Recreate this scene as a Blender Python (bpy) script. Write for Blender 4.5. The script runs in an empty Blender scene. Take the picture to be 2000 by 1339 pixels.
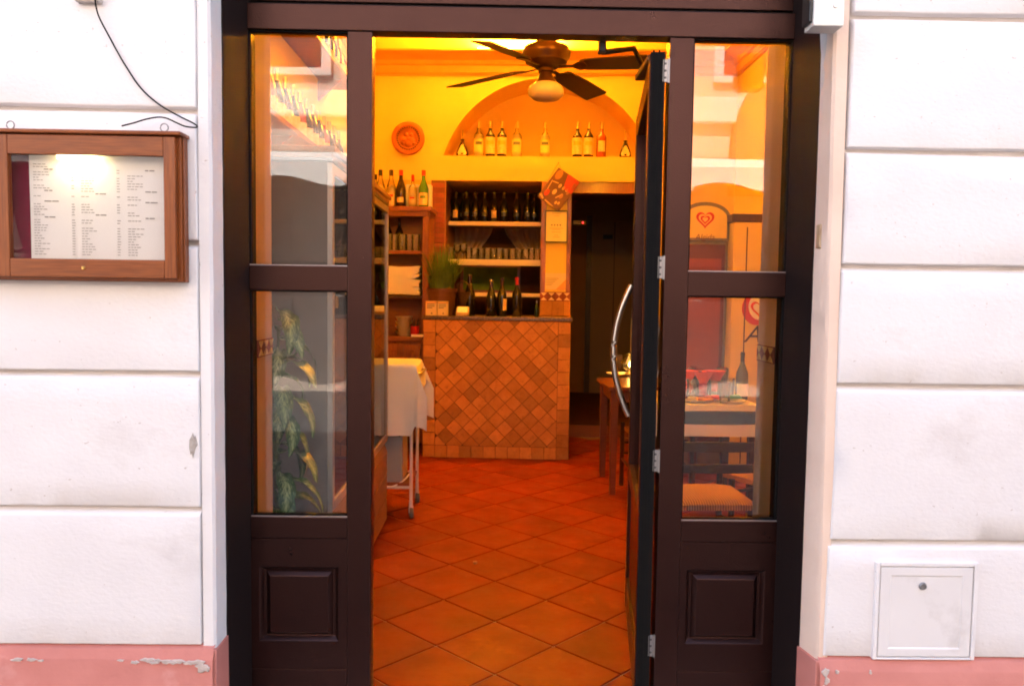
import bpy, bmesh, math, random
from mathutils import Vector, Matrix, noise
random.seed(7)
S = bpy.context.scene
COL = S.collection
PI = math.pi

# ------------------------------------------------------------------ camera
FPX, PITCH, YAW, ROLL = 1534.8, 0.0624, 0.0162, 0.0141
CAM = Vector((0, -2.55, 1.40))
_cy, _sy, _cp, _sp = math.cos(YAW), math.sin(YAW), math.cos(PITCH), math.sin(PITCH)
FWD = Vector((_sy*_cp, _cy*_cp, -_sp)); _r = Vector((_cy, -_sy, 0)); _u = _r.cross(FWD)
RIGHT = _r*math.cos(ROLL) + _u*math.sin(ROLL); UP = _u*math.cos(ROLL) - _r*math.sin(ROLL)
cd = bpy.data.cameras.new('camera'); cam = bpy.data.objects.new('camera', cd); COL.objects.link(cam)
cd.sensor_width = 36; cd.lens = 36*FPX/2000; cd.clip_start = .05; cd.clip_end = 400
cam.matrix_world = Matrix(((RIGHT.x, UP.x, -FWD.x, CAM.x), (RIGHT.y, UP.y, -FWD.y, CAM.y), (RIGHT.z, UP.z, -FWD.z, CAM.z), (0, 0, 0, 1)))
S.camera = cam

# ------------------------------------------------------------------ sky, sun, exposure
SUN_EL, SUN_AZ = math.radians(52), math.radians(-22)      # azimuth clockwise from +Y
W = bpy.data.worlds.new('World'); S.world = W; W.use_nodes = True
wn = W.node_tree.nodes; wl = W.node_tree.links
for n in list(wn): wn.remove(n)
wo = wn.new('ShaderNodeOutputWorld'); wb = wn.new('ShaderNodeBackground'); ws = wn.new('ShaderNodeTexSky')
ws.sky_type = 'NISHITA'; ws.sun_disc = False; ws.sun_elevation = SUN_EL; ws.sun_rotation = SUN_AZ
ws.air_density = 1.0; ws.dust_density = 4.0; ws.ozone_density = 1.0
wb.inputs['Strength'].default_value = .13
wl.new(ws.outputs[0], wb.inputs[0]); wl.new(wb.outputs[0], wo.inputs[0])
sl = bpy.data.lights.new('sun', 'SUN'); sl.energy = 4.2; sl.angle = math.radians(.6); sl.color = (1, .93, .84)
so = bpy.data.objects.new('sun', sl); COL.objects.link(so)
sd = Vector((math.sin(SUN_AZ)*math.cos(SUN_EL), math.cos(SUN_AZ)*math.cos(SUN_EL), math.sin(SUN_EL)))
so.rotation_euler = (-sd).to_track_quat('-Z', 'Y').to_euler(); so.location = sd*30
S.view_settings.view_transform = 'Standard'; S.view_settings.look = 'None'
S.view_settings.gamma = 1; S.view_settings.use_curve_mapping = False
S.view_settings.exposure = 2.66
S.cycles.use_denoising = True
S.cycles.max_bounces = 7; S.cycles.diffuse_bounces = 5; S.cycles.glossy_bounces = 4; S.cycles.transparent_max_bounces = 20
S.cycles.caustics_reflective = False; S.cycles.caustics_refractive = False; S.cycles.filter_width = 1.9
LAMP_COL = (1.0, .45, .022)
LAMP = .21
ORD = 'first second third fourth fifth sixth seventh eighth ninth tenth eleventh twelfth thirteenth fourteenth fifteenth sixteenth seventeenth eighteenth nineteenth'.split()

# ------------------------------------------------------------------ picking points of the place from where they are seen
def ray(px, py): return RIGHT*((px-1000)/FPX) - UP*((py-669.5)/FPX) + FWD
def UY(px, py, Y=0.0):
    d = ray(px, py); return CAM + d*((Y-CAM.y)/d.y)
def UZ(px, py, Z=0.0):
    d = ray(px, py); return CAM + d*((Z-CAM.z)/d.z)
MB_ = Matrix.Translation((.4, 4.65, 0)) @ Matrix.Rotation(math.radians(-3), 4, 'Z')   # back wall: x along, y away, z up
MBI = MB_.inverted()
def UB(px, py, yl=0.0):
    o = MBI @ CAM; d = (MBI.to_3x3() @ ray(px, py)); p = o + d*((yl-o.y)/d.y); return p.x, p.z

# ------------------------------------------------------------------ mesh helpers
class M:
    def __init__(s): s.v = []; s.f = []; s.uv = None
    def add(s, vs, fs):
        b = len(s.v); s.v += [tuple(x) for x in vs]; s.f += [tuple(b+i for i in f) for f in fs]; return s
    def box(s, x0, x1, y0, y1, z0, z1):
        return s.add([(x0,y0,z0),(x1,y0,z0),(x1,y1,z0),(x0,y1,z0),(x0,y0,z1),(x1,y0,z1),(x1,y1,z1),(x0,y1,z1)],
                     [(0,3,2,1),(4,5,6,7),(0,1,5,4),(1,2,6,5),(2,3,7,6),(3,0,4,7)])
    def hexa(s, b, t):   # bottom and top quads
        return s.add(list(b)+list(t), [(0,3,2,1),(4,5,6,7),(0,1,5,4),(1,2,6,5),(2,3,7,6),(3,0,4,7)])
    def prism(s, poly, y0, y1):   # polygon in xz, extruded along y
        n = len(poly)
        return s.add([(x,y0,z) for x,z in poly]+[(x,y1,z) for x,z in poly],
                     [tuple(range(n)), tuple(range(2*n-1,n-1,-1))]+[(i,i+n,(i+1)%n+n,(i+1)%n) for i in range(n)])
    def prismz(s, poly, z0, z1):  # polygon in xy, extruded along z
        n = len(poly)
        return s.add([(x,y,z0) for x,y in poly]+[(x,y,z1) for x,y in poly],
                     [tuple(range(n-1,-1,-1)), tuple(range(n,2*n))]+[(i,(i+1)%n,(i+1)%n+n,i+n) for i in range(n)])
    def lathe(s, prof, c=(0,0,0), n=16, sy=1.0, a0=0, a1=2*PI):
        full = abs(a1-a0-2*PI) < 1e-6; k = n if full else n+1; b = len(s.v)
        for r, z in prof:
            for i in range(k):
                a = a0+(a1-a0)*i/n; s.v.append((c[0]+r*math.cos(a), c[1]+r*sy*math.sin(a), c[2]+z))
        for j in range(len(prof)-1):
            for i in range(n):
                i2 = (i+1) % k if full else i+1
                s.f.append((b+j*k+i, b+j*k+i2, b+(j+1)*k+i2, b+(j+1)*k+i))
        return s
    def tube(s, pts, r, n=8, cap=True):
        pts = [Vector(p) for p in pts]; b = len(s.v); m = len(pts)
        rr = r if isinstance(r, (list, tuple)) else [r]*m
        up = Vector((0,0,1))
        for i, p in enumerate(pts):
            t = (pts[min(i+1,m-1)]-pts[max(i-1,0)]).normalized()
            a = up.cross(t)
            if a.length < .05: a = Vector((1,0,0)).cross(t)
            a.normalize(); c = t.cross(a)
            for k in range(n):
                q = 2*PI*k/n; s.v.append(tuple(p+(a*math.cos(q)+c*math.sin(q))*rr[i]))
        for i in range(m-1):
            for k in range(n):
                s.f.append((b+i*n+k, b+i*n+(k+1)%n, b+(i+1)*n+(k+1)%n, b+(i+1)*n+k))
        if cap: s.f.append(tuple(b+k for k in range(n-1,-1,-1))); s.f.append(tuple(b+(m-1)*n+k for k in range(n)))
        return s
    def rings(s, rs, cap=True):   # rectangles (x0,x1,z0,z1,y) joined one after another, facing -y
        b = len(s.v)
        for x0,x1,z0,z1,y in rs: s.v += [(x0,y,z0),(x1,y,z0),(x1,y,z1),(x0,y,z1)]
        for j in range(len(rs)-1):
            for i in range(4): s.f.append((b+4*j+i, b+4*j+(i+1)%4, b+4*j+4+(i+1)%4, b+4*j+4+i))
        if cap: k = b+4*(len(rs)-1); s.f.append((k,k+1,k+2,k+3))
        return s
    def grid(s, fn, nu, nv):
        b = len(s.v)
        for j in range(nv+1):
            for i in range(nu+1): s.v.append(tuple(fn(i/nu, j/nv)))
        for j in range(nv):
            for i in range(nu): s.f.append((b+j*(nu+1)+i, b+j*(nu+1)+i+1, b+(j+1)*(nu+1)+i+1, b+(j+1)*(nu+1)+i))
        return s
    def mesh(s, name, mat, smooth=False, bevel=0, seg=1, fix=True):
        me = bpy.data.meshes.new(name); me.from_pydata(s.v, [], s.f)
        if bevel or fix:
            bm = bmesh.new(); bm.from_mesh(me)
            if fix: bmesh.ops.recalc_face_normals(bm, faces=bm.faces)
            if bevel:
                es = [e for e in bm.edges if len(e.link_faces) == 2 and e.calc_face_angle(0) > .5]
                bmesh.ops.bevel(bm, geom=es, offset=bevel, segments=seg, affect='EDGES', profile=.6, clamp_overlap=True)
            bm.to_mesh(me); bm.free()
        if smooth:
            me.polygons.foreach_set('use_smooth', [True]*len(me.polygons))
            if smooth == 'auto':
                try: me.set_sharp_from_angle(angle=math.radians(40))
                except Exception: pass
        me.materials.append(mat); return me
    def build(s, name, mat, parent=None, smooth=False, bevel=0, seg=1, loc=None, fix=True):
        o = bpy.data.objects.new(name, s.mesh(name, mat, smooth, bevel, seg, fix)); COL.objects.link(o)
        if parent: o.parent = parent
        if loc is not None: o.location = loc
        return o
def inst(name, me, parent=None, loc=(0,0,0), rz=0, rot=None):
    o = bpy.data.objects.new(name, me); COL.objects.link(o); o.parent = parent; o.location = loc
    o.rotation_euler = rot if rot else (0,0,rz); return o
def tag(o, label, cat, group=None):
    o['label'] = label; o['category'] = cat
    if group: o['group'] = group
    return o
def thing(name, label, cat, loc=(0,0,0), rz=0, group=None, mat=None):
    o = bpy.data.objects.new(name, None); COL.objects.link(o); o.empty_display_size = .1
    if mat is not None: o.matrix_world = mat
    else: o.location = loc; o.rotation_euler = (0,0,rz)
    return tag(o, label, cat, group)
def struct(o): o['kind'] = 'structure'; return o
def copy_tree(o, loc=None, rz=None, label=None, parent=None, mat=None):
    c = o.copy(); COL.objects.link(c); c.parent = parent
    if loc is not None: c.location = loc
    if rz is not None: c.rotation_euler = (0,0,rz)
    if mat is not None: c.matrix_world = mat
    if label: c['label'] = label
    for ch in list(o.children): copy_tree(ch, parent=c)
    return c

# ------------------------------------------------------------------ materials
def mat(name, col, rough=.5, metal=0, var=None, vs=8, bump=0, bs=60, spec=.5, coat=0, rvar=0, speck=None, emis=None, es=0, detail=5, stretch=None, var2=None, vs2=2):
    m = bpy.data.materials.new(name); m.use_nodes = True; nt = m.node_tree; b = nt.nodes['Principled BSDF']
    b.inputs['Base Color'].default_value = (*col, 1); b.inputs['Roughness'].default_value = rough; b.inputs['Metallic'].default_value = metal
    b.inputs['Specular IOR Level'].default_value = spec; b.inputs['Coat Weight'].default_value = coat; b.inputs['Coat Roughness'].default_value = .15
    tc = nt.nodes.new('ShaderNodeTexCoord'); vec = tc.outputs['Object']
    oi = nt.nodes.new('ShaderNodeObjectInfo'); mu = nt.nodes.new('ShaderNodeMath'); mu.operation = 'MULTIPLY'; mu.inputs[1].default_value = 43.0
    ad = nt.nodes.new('ShaderNodeVectorMath'); ad.operation = 'ADD'
    nt.links.new(oi.outputs['Random'], mu.inputs[0]); nt.links.new(vec, ad.inputs[0]); nt.links.new(mu.outputs[0], ad.inputs[1]); vec = ad.outputs[0]
    if stretch:
        mp = nt.nodes.new('ShaderNodeMapping'); mp.inputs['Scale'].default_value = stretch; nt.links.new(vec, mp.inputs[0]); vec = mp.outputs[0]
    if var:
        nz = nt.nodes.new('ShaderNodeTexNoise'); nz.inputs['Scale'].default_value = vs; nz.inputs['Detail'].default_value = detail; nt.links.new(vec, nz.inputs[0])
        rp = nt.nodes.new('ShaderNodeValToRGB'); rp.color_ramp.elements[0].position = .33; rp.color_ramp.elements[1].position = .67
        rp.color_ramp.elements[0].color = (*var, 1); rp.color_ramp.elements[1].color = (*col, 1)
        nt.links.new(nz.outputs[0], rp.inputs[0]); out = rp.outputs[0]
        if var2:
            n2 = nt.nodes.new('ShaderNodeTexNoise'); n2.inputs['Scale'].default_value = vs2; n2.inputs['Detail'].default_value = 6; n2.inputs['Roughness'].default_value = .65; nt.links.new(vec, n2.inputs[0])
            r2 = nt.nodes.new('ShaderNodeValToRGB'); r2.color_ramp.elements[0].position = .56; r2.color_ramp.elements[1].position = .74
            nt.links.new(n2.outputs[0], r2.inputs[0])
            mx = nt.nodes.new('ShaderNodeMix'); mx.data_type = 'RGBA'; mx.inputs[7].default_value = (*var2, 1)
            nt.links.new(r2.outputs[0], mx.inputs[0]); nt.links.new(out, mx.inputs[6]); out = mx.outputs[2]
        nt.links.new(out, b.inputs['Base Color'])
    if speck:
        n4 = nt.nodes.new('ShaderNodeTexNoise'); n4.inputs['Scale'].default_value = 55; n4.inputs['Detail'].default_value = 3; nt.links.new(vec, n4.inputs[0])
        r4 = nt.nodes.new('ShaderNodeValToRGB'); r4.color_ramp.elements[0].position = .70; r4.color_ramp.elements[1].position = .76; nt.links.new(n4.outputs[0], r4.inputs[0])
        m4 = nt.nodes.new('ShaderNodeMix'); m4.data_type = 'RGBA'; m4.inputs[7].default_value = (*speck, 1)
        nt.links.new(r4.outputs[0], m4.inputs[0]); nt.links.new(b.inputs['Base Color'].links[0].from_socket, m4.inputs[6]); nt.links.new(m4.outputs[2], b.inputs['Base Color'])
    if rvar:
        n5 = nt.nodes.new('ShaderNodeTexNoise'); n5.inputs['Scale'].default_value = 6; n5.inputs['Detail'].default_value = 8; n5.inputs['Roughness'].default_value = .7; nt.links.new(vec, n5.inputs[0])
        r5 = nt.nodes.new('ShaderNodeMapRange'); r5.inputs[1].default_value = .3; r5.inputs[2].default_value = .7; r5.inputs[3].default_value = rough-rvar; r5.inputs[4].default_value = rough+rvar
        nt.links.new(n5.outputs[0], r5.inputs[0]); nt.links.new(r5.outputs[0], b.inputs['Roughness'])
    if bump:
        n3 = nt.nodes.new('ShaderNodeTexNoise'); n3.inputs['Scale'].default_value = bs; n3.inputs['Detail'].default_value = 4; nt.links.new(vec, n3.inputs[0])
        bp = nt.nodes.new('ShaderNodeBump'); bp.inputs['Strength'].default_value = bump; bp.inputs['Distance'].default_value = .004
        nt.links.new(n3.outputs[0], bp.inputs['Height']); nt.links.new(bp.outputs[0], b.inputs['Normal'])
    if emis: b.inputs['Emission Color'].default_value = (*emis, 1); b.inputs['Emission Strength'].default_value = es
    return m
def rnd(m, amt):     # a different brightness for every piece
    nt = m.node_tree; b = nt.nodes['Principled BSDF']; inp = b.inputs['Base Color']
    oi = nt.nodes.new('ShaderNodeObjectInfo'); mr = nt.nodes.new('ShaderNodeMapRange'); mr.inputs[3].default_value = 1-amt; mr.inputs[4].default_value = 1+amt
    nt.links.new(oi.outputs['Random'], mr.inputs[0])
    hs = nt.nodes.new('ShaderNodeHueSaturation'); nt.links.new(mr.outputs[0], hs.inputs['Value'])
    if inp.is_linked: nt.links.new(inp.links[0].from_socket, hs.inputs['Color'])
    else: hs.inputs['Color'].default_value = inp.default_value
    nt.links.new(hs.outputs[0], inp); return m
def glass(name, tint=(1,1,1), ior=1.5, rough=.0, haze=0):
    m = bpy.data.materials.new(name); m.use_nodes = True; nt = m.node_tree
    for n in list(nt.nodes): nt.nodes.remove(n)
    o = nt.nodes.new('ShaderNodeOutputMaterial'); t = nt.nodes.new('ShaderNodeBsdfTransparent'); t.inputs[0].default_value = (*tint, 1)
    g = nt.nodes.new('ShaderNodeBsdfGlossy'); g.inputs['Roughness'].default_value = rough
    fr = nt.nodes.new('ShaderNodeFresnel'); fr.inputs[0].default_value = ior
    mx = nt.nodes.new('ShaderNodeMixShader'); nt.links.new(fr.outputs[0], mx.inputs[0]); 
    if haze:      # pale diffuse mixed in, painting the light the glass catches
        d = nt.nodes.new('ShaderNodeBsdfDiffuse'); d.inputs[0].default_value = (.85,.82,.75,1); m2 = nt.nodes.new('ShaderNodeMixShader'); m2.inputs[0].default_value = haze
        nt.links.new(t.outputs[0], m2.inputs[1]); nt.links.new(d.outputs[0], m2.inputs[2]); t = m2
    nt.links.new(t.outputs[0], mx.inputs[1]); nt.links.new(g.outputs[0], mx.inputs[2])
    nt.links.new(mx.outputs[0], o.inputs[0]); return m
stucco = mat('stucco', (.80,.775,.77), .85, var=(.75,.72,.715), vs=3, bump=.3, bs=65, stretch=(1,1,1.5), var2=(.645,.60,.585), vs2=1.5, spec=.2, speck=(.56,.50,.47))
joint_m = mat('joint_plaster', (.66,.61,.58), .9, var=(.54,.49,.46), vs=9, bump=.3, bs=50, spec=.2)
reveal_m = mat('reveal_bounce_tint', (.80,.63,.52), .8, var=(.75,.57,.46), vs=5, bump=.3, bs=50, spec=.2)  # warm bounced light painted in as peach, right corner strip only
plaster_chip = mat('bare_plaster', (.36,.31,.27), .95, var=(.48,.44,.40), vs=60, bump=.8, bs=120)
pink = mat('pink_paint', (.60,.235,.195), .75, var=(.53,.195,.16), vs=6, bump=.4, bs=40, spec=.25, var2=(.66,.33,.29), vs2=4)
brown = mat('brown_paint', (.0095,.0031,.0027), .30, bump=.2, bs=260, spec=.55, var=(.0085,.003,.0027), vs=4, rvar=.03)
lining_m = mat('matt_brown_paint', (.010,.004,.0036), .65, bump=.2, bs=260, spec=.25)
brown.node_tree.nodes['Principled BSDF'].inputs['Specular Tint'].default_value = (1,.52,.45,1)
seal = mat('black_rubber', (.005,.0045,.0045), .85, spec=.15)
steel = mat('brushed_steel', (.62,.60,.58), .28, metal=1)
zinc = mat('hinge_zinc', (.30,.285,.285), .40, metal=.85)
brass = mat('brass', (.55,.36,.12), .35, metal=1)
pane_m = glass('pane_glass', (.96,.97,.96), 1.64)
case_g = glass('case_glass', (.98,.98,.98), 1.22)
thin_g = glass('drinking_glass', (.99,.99,.985), 1.5, .02, .11)
clear_g = glass('clear_bottle_glass', (.95,.95,.90), 1.5, .03)
casew = mat('mahogany', (.27,.068,.010), .4, var=(.18,.040,.006), vs=6, stretch=(2,30,30), bump=.15, bs=40, coat=.08, spec=.35)
casew_v = mat('mahogany_upright', (.27,.068,.010), .4, var=(.18,.040,.006), vs=6, stretch=(30,30,2), bump=.15, bs=40, coat=.08, spec=.35)
wood = mat('warm_wood', (.28,.085,.03), .42, var=(.20,.055,.02), vs=5, stretch=(2,25,25), coat=.2)
woodv = mat('warm_wood_upright', (.28,.085,.03), .42, var=(.20,.055,.02), vs=5, stretch=(25,25,2), coat=.2)
dkwood = mat('dark_wood', (.075,.028,.014), .42, var=(.05,.018,.01), vs=6, stretch=(20,20,3), coat=.2)
oak = mat('pale_wood', (.36,.20,.10), .5, var=(.27,.14,.065), vs=6, stretch=(3,3,30))
wallp = mat('yellow_wall_paint', (.82,.60,.17), .8, var=(.79,.565,.15), vs=2.5, bump=.15, bs=40, spec=.2)
cornp = mat('cornice_paint', (.74,.36,.09), .7, var=(.70,.33,.08), vs=4, spec=.2)
nichep = mat('niche_paint', (.81,.53,.17), .8, var=(.77,.49,.15), vs=3, bump=.15, bs=40, spec=.2)
ceilp = mat('ceiling_paint', (.83,.74,.55), .85, var=(.80,.71,.52), vs=3, spec=.2)
terra = rnd(mat('terracotta_tile', (.235,.0235,.0028), .46, var=(.175,.0175,.0024), vs=5, bump=.14, bs=30, spec=.16, var2=(.29,.048,.006), vs2=4, rvar=.10), .15)
grout = mat('grey_grout', (.34,.23,.15), .9, var=(.20,.13,.085), vs=9)
trav = rnd(mat('tumbled_stone', (.52,.23,.052), .6, var=(.44,.18,.038), vs=16, bump=.5, bs=60, var2=(.29,.12,.03), vs2=28, spec=.35), .26)
tgrout = mat('tile_grout', (.155,.06,.02), .9)
redbrick = rnd(mat('red_brick_tile', (.26,.05,.025), .6, var=(.20,.035,.018), vs=14, bump=.3, bs=60), .16)
granite = mat('granite', (.20,.12,.085), .25, var=(.055,.033,.026), vs=90, spec=.5, var2=(.33,.22,.16), vs2=120)
white_p = mat('white_plastic', (.78,.76,.73), .45)
cream_p = mat('cream_plastic', (.55,.46,.36), .5, var=(.48,.39,.29), vs=15)
cloth = mat('white_cloth', (.80,.78,.78), .9, bump=.3, bs=300, var=(.77,.75,.75), vs=4, spec=.1)
paper = mat('white_paper', (.84,.82,.81), .8, spec=.2)
ink = mat('grey_ink', (.16,.15,.15), .8)
felt = mat('red_felt', (.20,.008,.04), .95)
wine = mat('wine_bottle_glass', (.010,.009,.008), .12, spec=.6)
amber = mat('amber_liquor', (.34,.055,.012), .15, spec=.6)
cola = mat('dark_liquor', (.035,.010,.006), .12, spec=.6)
greeng = mat('green_glass', (.05,.16,.02), .12, spec=.6)
redc = mat('red_cap', (.55,.015,.012), .4)
labelc = mat('cream_label', (.78,.60,.30), .7, var=(.66,.46,.18), vs=60)
labely = mat('yellow_label', (.85,.66,.22), .7)
goldf = mat('gold_foil', (.62,.42,.12), .3, metal=.7)
blackm = mat('black_plastic', (.015,.014,.014), .45)
greym = mat('grey_metal', (.21,.205,.205), .45, metal=.3, var=(.18,.175,.175), vs=12)
darkm = mat('dark_grey_metal', (.085,.08,.082), .4, metal=.2)

# ================================================================== THE STREET AND THE FACADE
# ground of the street, in reach of the reflections in the panes
def cobbles():
    m = mat('cobbles', (.10,.095,.095), .6, bump=.2, bs=60); nt = m.node_tree; b = nt.nodes['Principled BSDF']
    tc = nt.nodes.new('ShaderNodeTexCoord'); mp = nt.nodes.new('ShaderNodeMapping'); mp.inputs['Rotation'].default_value = (0,0,PI/4)
    br = nt.nodes.new('ShaderNodeTexBrick'); br.offset = 0; br.inputs['Scale'].default_value = 1
    br.inputs['Color1'].default_value = (.13,.125,.125,1); br.inputs['Color2'].default_value = (.085,.082,.085,1); br.inputs['Mortar'].default_value = (.03,.028,.027,1)
    br.inputs['Brick Width'].default_value = .11; br.inputs['Row Height'].default_value = .11; br.inputs['Mortar Size'].default_value = .012
    nt.links.new(tc.outputs['Object'], mp.inputs[0]); nt.links.new(mp.outputs[0], br.inputs[0]); nt.links.new(br.outputs[0], b.inputs['Base Color']); return m
struct(M().box(-40,40,-40,-.2,-.3,-.10).build('street', cobbles()))
struct(M().box(-.83,.97,-.36,.0,-.098,-.004).build('doorstep', mat('travertine_step', (.45,.40,.34), .6, var=(.38,.33,.28), vs=12), bevel=.006))

F = thing('facade_wall', 'white stucco facade with raised blocks and a pink plinth around the doorway', 'wall')
FR, FB = -.243, -.272                     # joint plane and block plane
CL = -.831
def CR(z): return .971 - .0103*z          # the right corner leans a little
def wob(x, z, a=.002, f=3.0): return noise.noise(Vector((x*f, 3.1, z*f)))*a
# backing walls
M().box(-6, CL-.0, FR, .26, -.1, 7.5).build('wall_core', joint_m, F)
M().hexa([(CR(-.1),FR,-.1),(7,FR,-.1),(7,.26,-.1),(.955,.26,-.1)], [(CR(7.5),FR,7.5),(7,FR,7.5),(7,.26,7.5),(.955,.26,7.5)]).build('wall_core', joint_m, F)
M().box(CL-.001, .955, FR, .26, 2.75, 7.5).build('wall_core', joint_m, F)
# inner edge strips beside the opening, with the reveal behind them
def strip(x0f, x1f, side):
    m = M(); n = 60
    vs = []; 
    for i in range(n+1):
        z = -.1 + 2.85*i/n
        c = CL if side < 0 else CR(z); o = -.8664 if side < 0 else CR(z)+.030+.012*(z/2.7)
        w1 = wob(side*3, z, .003, 5); w2 = wob(side*5, z, .0015, 14)
        y = -.2635
        if side < 0: vs += [(o,-.25,z),(o,y,z),(c-.006+w1,y-.001,z),(c+.0015+w1*.5+w2,y+.007,z),(c+.002+w2,-.168,z)]
        else: vs += [(o,-.25,z),(o,y,z),(c+.006+w1,y-.001,z),(c-.0015+w1*.5+w2,y+.007,z),(.948+w2*.5,-.168,z)]
    m.v = vs
    for i in range(n):
        for k in range(4): m.f.append((i*5+k, i*5+k+1, i*5+5+k+1, i*5+5+k))
    m.build('corner_strip', reveal_m if side > 0 else stucco, F, smooth='auto')
strip(0, 0, -1); strip(0, 0, 1)
def block(x0, x1, z0, z1, seed, parent=F):
    nx, nz = max(8, int((x1-x0)/.018)), max(6, int((z1-z0)/.022))
    g = .0050; e = .0042
    def fn(u, v):
        # two border rings make the rounded arris
        def coord(t, n, a, b, top=.35):
            k = round(t*n)
            if k == 0: return a, 0
            if k == 1: return a+e*.25, 1
            if k == 2: return a+e*.9, 2
            if k == 3: return a+e*1.3, 3
            if k == n: return b, 0
            if k == n-3: return b-e*top*1.15-e*.5, 3
            if k == n-1: return b-e*top*.75, 1
            if k == n-2: return b-e*top*1.15, 2
            return a+(b-a)*t, 3
        x, rx = coord(u, nx, x0+g*.2, x1-g*.2); z, rz = coord(v, nz, z0+g, z1-g, 3.6); r = min(rx, rz)
        y = {0: FR+.003, 1: FB+.0028, 2: FB+.0006, 3: FB}[r]
        if r < 3:
            wz = noise.noise(Vector((x*2.2, seed*7.3, z*9)))*.003 + noise.noise(Vector((x*17, seed, z*17)))*.0010
            z += wz; x += noise.noise(Vector((x*9, seed*3.3, z*4)))*.003
        y += noise.noise(Vector((x*2.6, seed, z*2.6)))*.0014 + noise.noise(Vector((x*11, seed, z*11)))*.0003
        return (x, y, z)
    return M().grid(fn, nx, nz).build('stucco_block', stucco, parent, smooth=True)
LZ = [.345, .759, 1.158, 1.536, 1.910, 2.29, 2.67]
for i in range(6):
    block(-2.6, -.868, LZ[i], LZ[i+1], i+1)
RZ = [.323, .68, 1.146, 1.496, 1.83, 2.21, 2.6]
RX = [.985, .992, .994, .996, .997, .998]
for i in range(6):
    block(RX[i], 2.7, RZ[i], RZ[i+1], i+11)
# bare plaster where the paint has come off
def chip(name, pts, y, parent, m_=None):
    cx = sum(p[0] for p in pts)/len(pts); cz = sum(p[1] for p in pts)/len(pts); m = M(); n = len(pts)
    m.v = [(x, y+.0035, z) for x, z in pts] + [(cx+(x-cx)*.8, y, cz+(z-cz)*.8) for x, z in pts]
    m.f = [(i, (i+1) % n, n+(i+1) % n, n+i) for i in range(n)] + [tuple(range(n, 2*n))]
    m.build(name, m_ or plaster_chip, parent)
def blob(cx, cz, rx, rz, n=14, seed=1, j=.35):
    r_ = random.Random(seed); return [(cx+math.cos(2*PI*i/n)*rx*(1-j*r_.random()), cz+math.sin(2*PI*i/n)*rz*(1-j*r_.random())) for i in range(n)]
p = UY(377, 868, -.272); chip('bare_patch', blob(p.x, p.z, .017, .042, 16, 3, .6), -.2765, F)
# plinth, sloped on top and wrapping into the reveal
def plinth(x0, x1, zt, side):
    m = M(); n = 90; prof = [(FR+.002, zt+.012), (-.2735, zt-.004), (-.284, zt-.030), (-.287, zt-.036), (-.287, -.099)]
    for i in range(n+1):
        x = x0+(x1-x0)*i/n
        for k, (y, z) in enumerate(prof):
            w = noise.noise(Vector((x*6, 1, k)))*.003 + noise.noise(Vector((x*25, 1, k)))*.0018*(k in (2,3))
            m.v.append((x, y+(w*.6 if k in (2,3) else 0), z+(w if k < 4 else 0)))
    for i in range(n):
        for k in range(4): m.f.append((i*5+k, i*5+5+k, i*5+6+k, i*5+k+1))
    P = m.build('plinth', pink, F, smooth='auto')
    return P
PL = plinth(-2.6, CL-.001, .345, -1); PR = plinth(.9695, 2.7, .323, 1)
# pink returns inside the reveal
M().hexa([(CL-.02,-.2865,-.099),(CL+.0075,-.2865,-.099),(CL+.0075,-.169,-.099),(CL-.02,-.169,-.099)], [(CL-.02,-.274,.338),(CL+.0065,-.274,.338),(CL+.0065,-.169,.338),(CL-.02,-.169,.338)]).build('plinth_return', pink, F, bevel=.002)
M().hexa([(.9625,-.2865,-.099),(.99,-.2865,-.099),(.975,-.169,-.099),(.943,-.169,-.099)], [(.9605,-.274,.316),(.99,-.274,.316),(.975,-.169,.316),(.943,-.169,.316)]).build('plinth_return', pink, F, bevel=.002)
r_ = random.Random(5)
for k in range(15):
    x = [-1.40,-1.36,-1.10,-1.06,-1.02,-.99,-.965,-.93,-.90,-.875,-.862,-.853,-1.33,-1.0,-.945][k]
    sc = [1.2,.9,.6,1,1.3,1,1.4,1.2,1.1,1.2,1.7,1.2,.7,.8,1][k]
    chip('bare_patch', blob(x, .309-(.02 if k in (10,11) else 0)+r_.uniform(-.004,.004), .020*sc*r_.uniform(.8,1.3), .0075*sc*(1.7 if k in (10,11) else 1), 12, k, .6), -.2900-.00025*k, PL, mat('worn_paint', (.60,.50,.45), .9, var=(.46,.38,.34), vs=50) if k == 0 else bpy.data.materials['worn_paint'])
for k, (x, dz, s_) in enumerate([(.986,-.035,1.2),(.990,-.06,1.0),(.984,-.085,.8),(1.02,-.033,.6),(1.12,-.034,.5)]):
    chip('bare_patch', blob(x, .323+dz, .012*s_, .016*s_, 11, 40+k, .6), -.2905, PR, bpy.data.materials['worn_paint'])

# ------------------------------------------------------------------ meter hatch
a, b2 = UY(1718,1104,-.276), UY(1893,1283,-.276)
H = thing('meter_hatch', 'small white painted metal meter hatch with a round lock above pink plinth', 'hatch', (a.x, -.276, b2.z))
w_, h_ = b2.x-a.x, a.z-b2.z
m = M(); 
for bx in ((-.012,0,-.006,h_+.012),(w_,w_+.012,-.006,h_+.012),(0,w_,h_,h_+.012),(0,w_,-.006,0)): m.box(bx[0],bx[1],-.006,.014,bx[2],bx[3])
m.build('frame', stucco, H, bevel=.0015)
D = M().rings([(.003,w_-.003,.003,h_-.003,.012),(.003,w_-.003,.003,h_-.003,-.003),(.005,w_-.005,.005,h_-.005,-.005),(.033,w_-.033,.027,h_-.027,-.005),(.037,w_-.037,.031,h_-.031,-.0025)]).build('hatch_door', mat('hatch_paint', (.76,.73,.72), .55, var=(.72,.69,.68), vs=5, var2=(.62,.58,.56), vs2=6), H)
p = UY(1804,1145,-.285)
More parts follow.
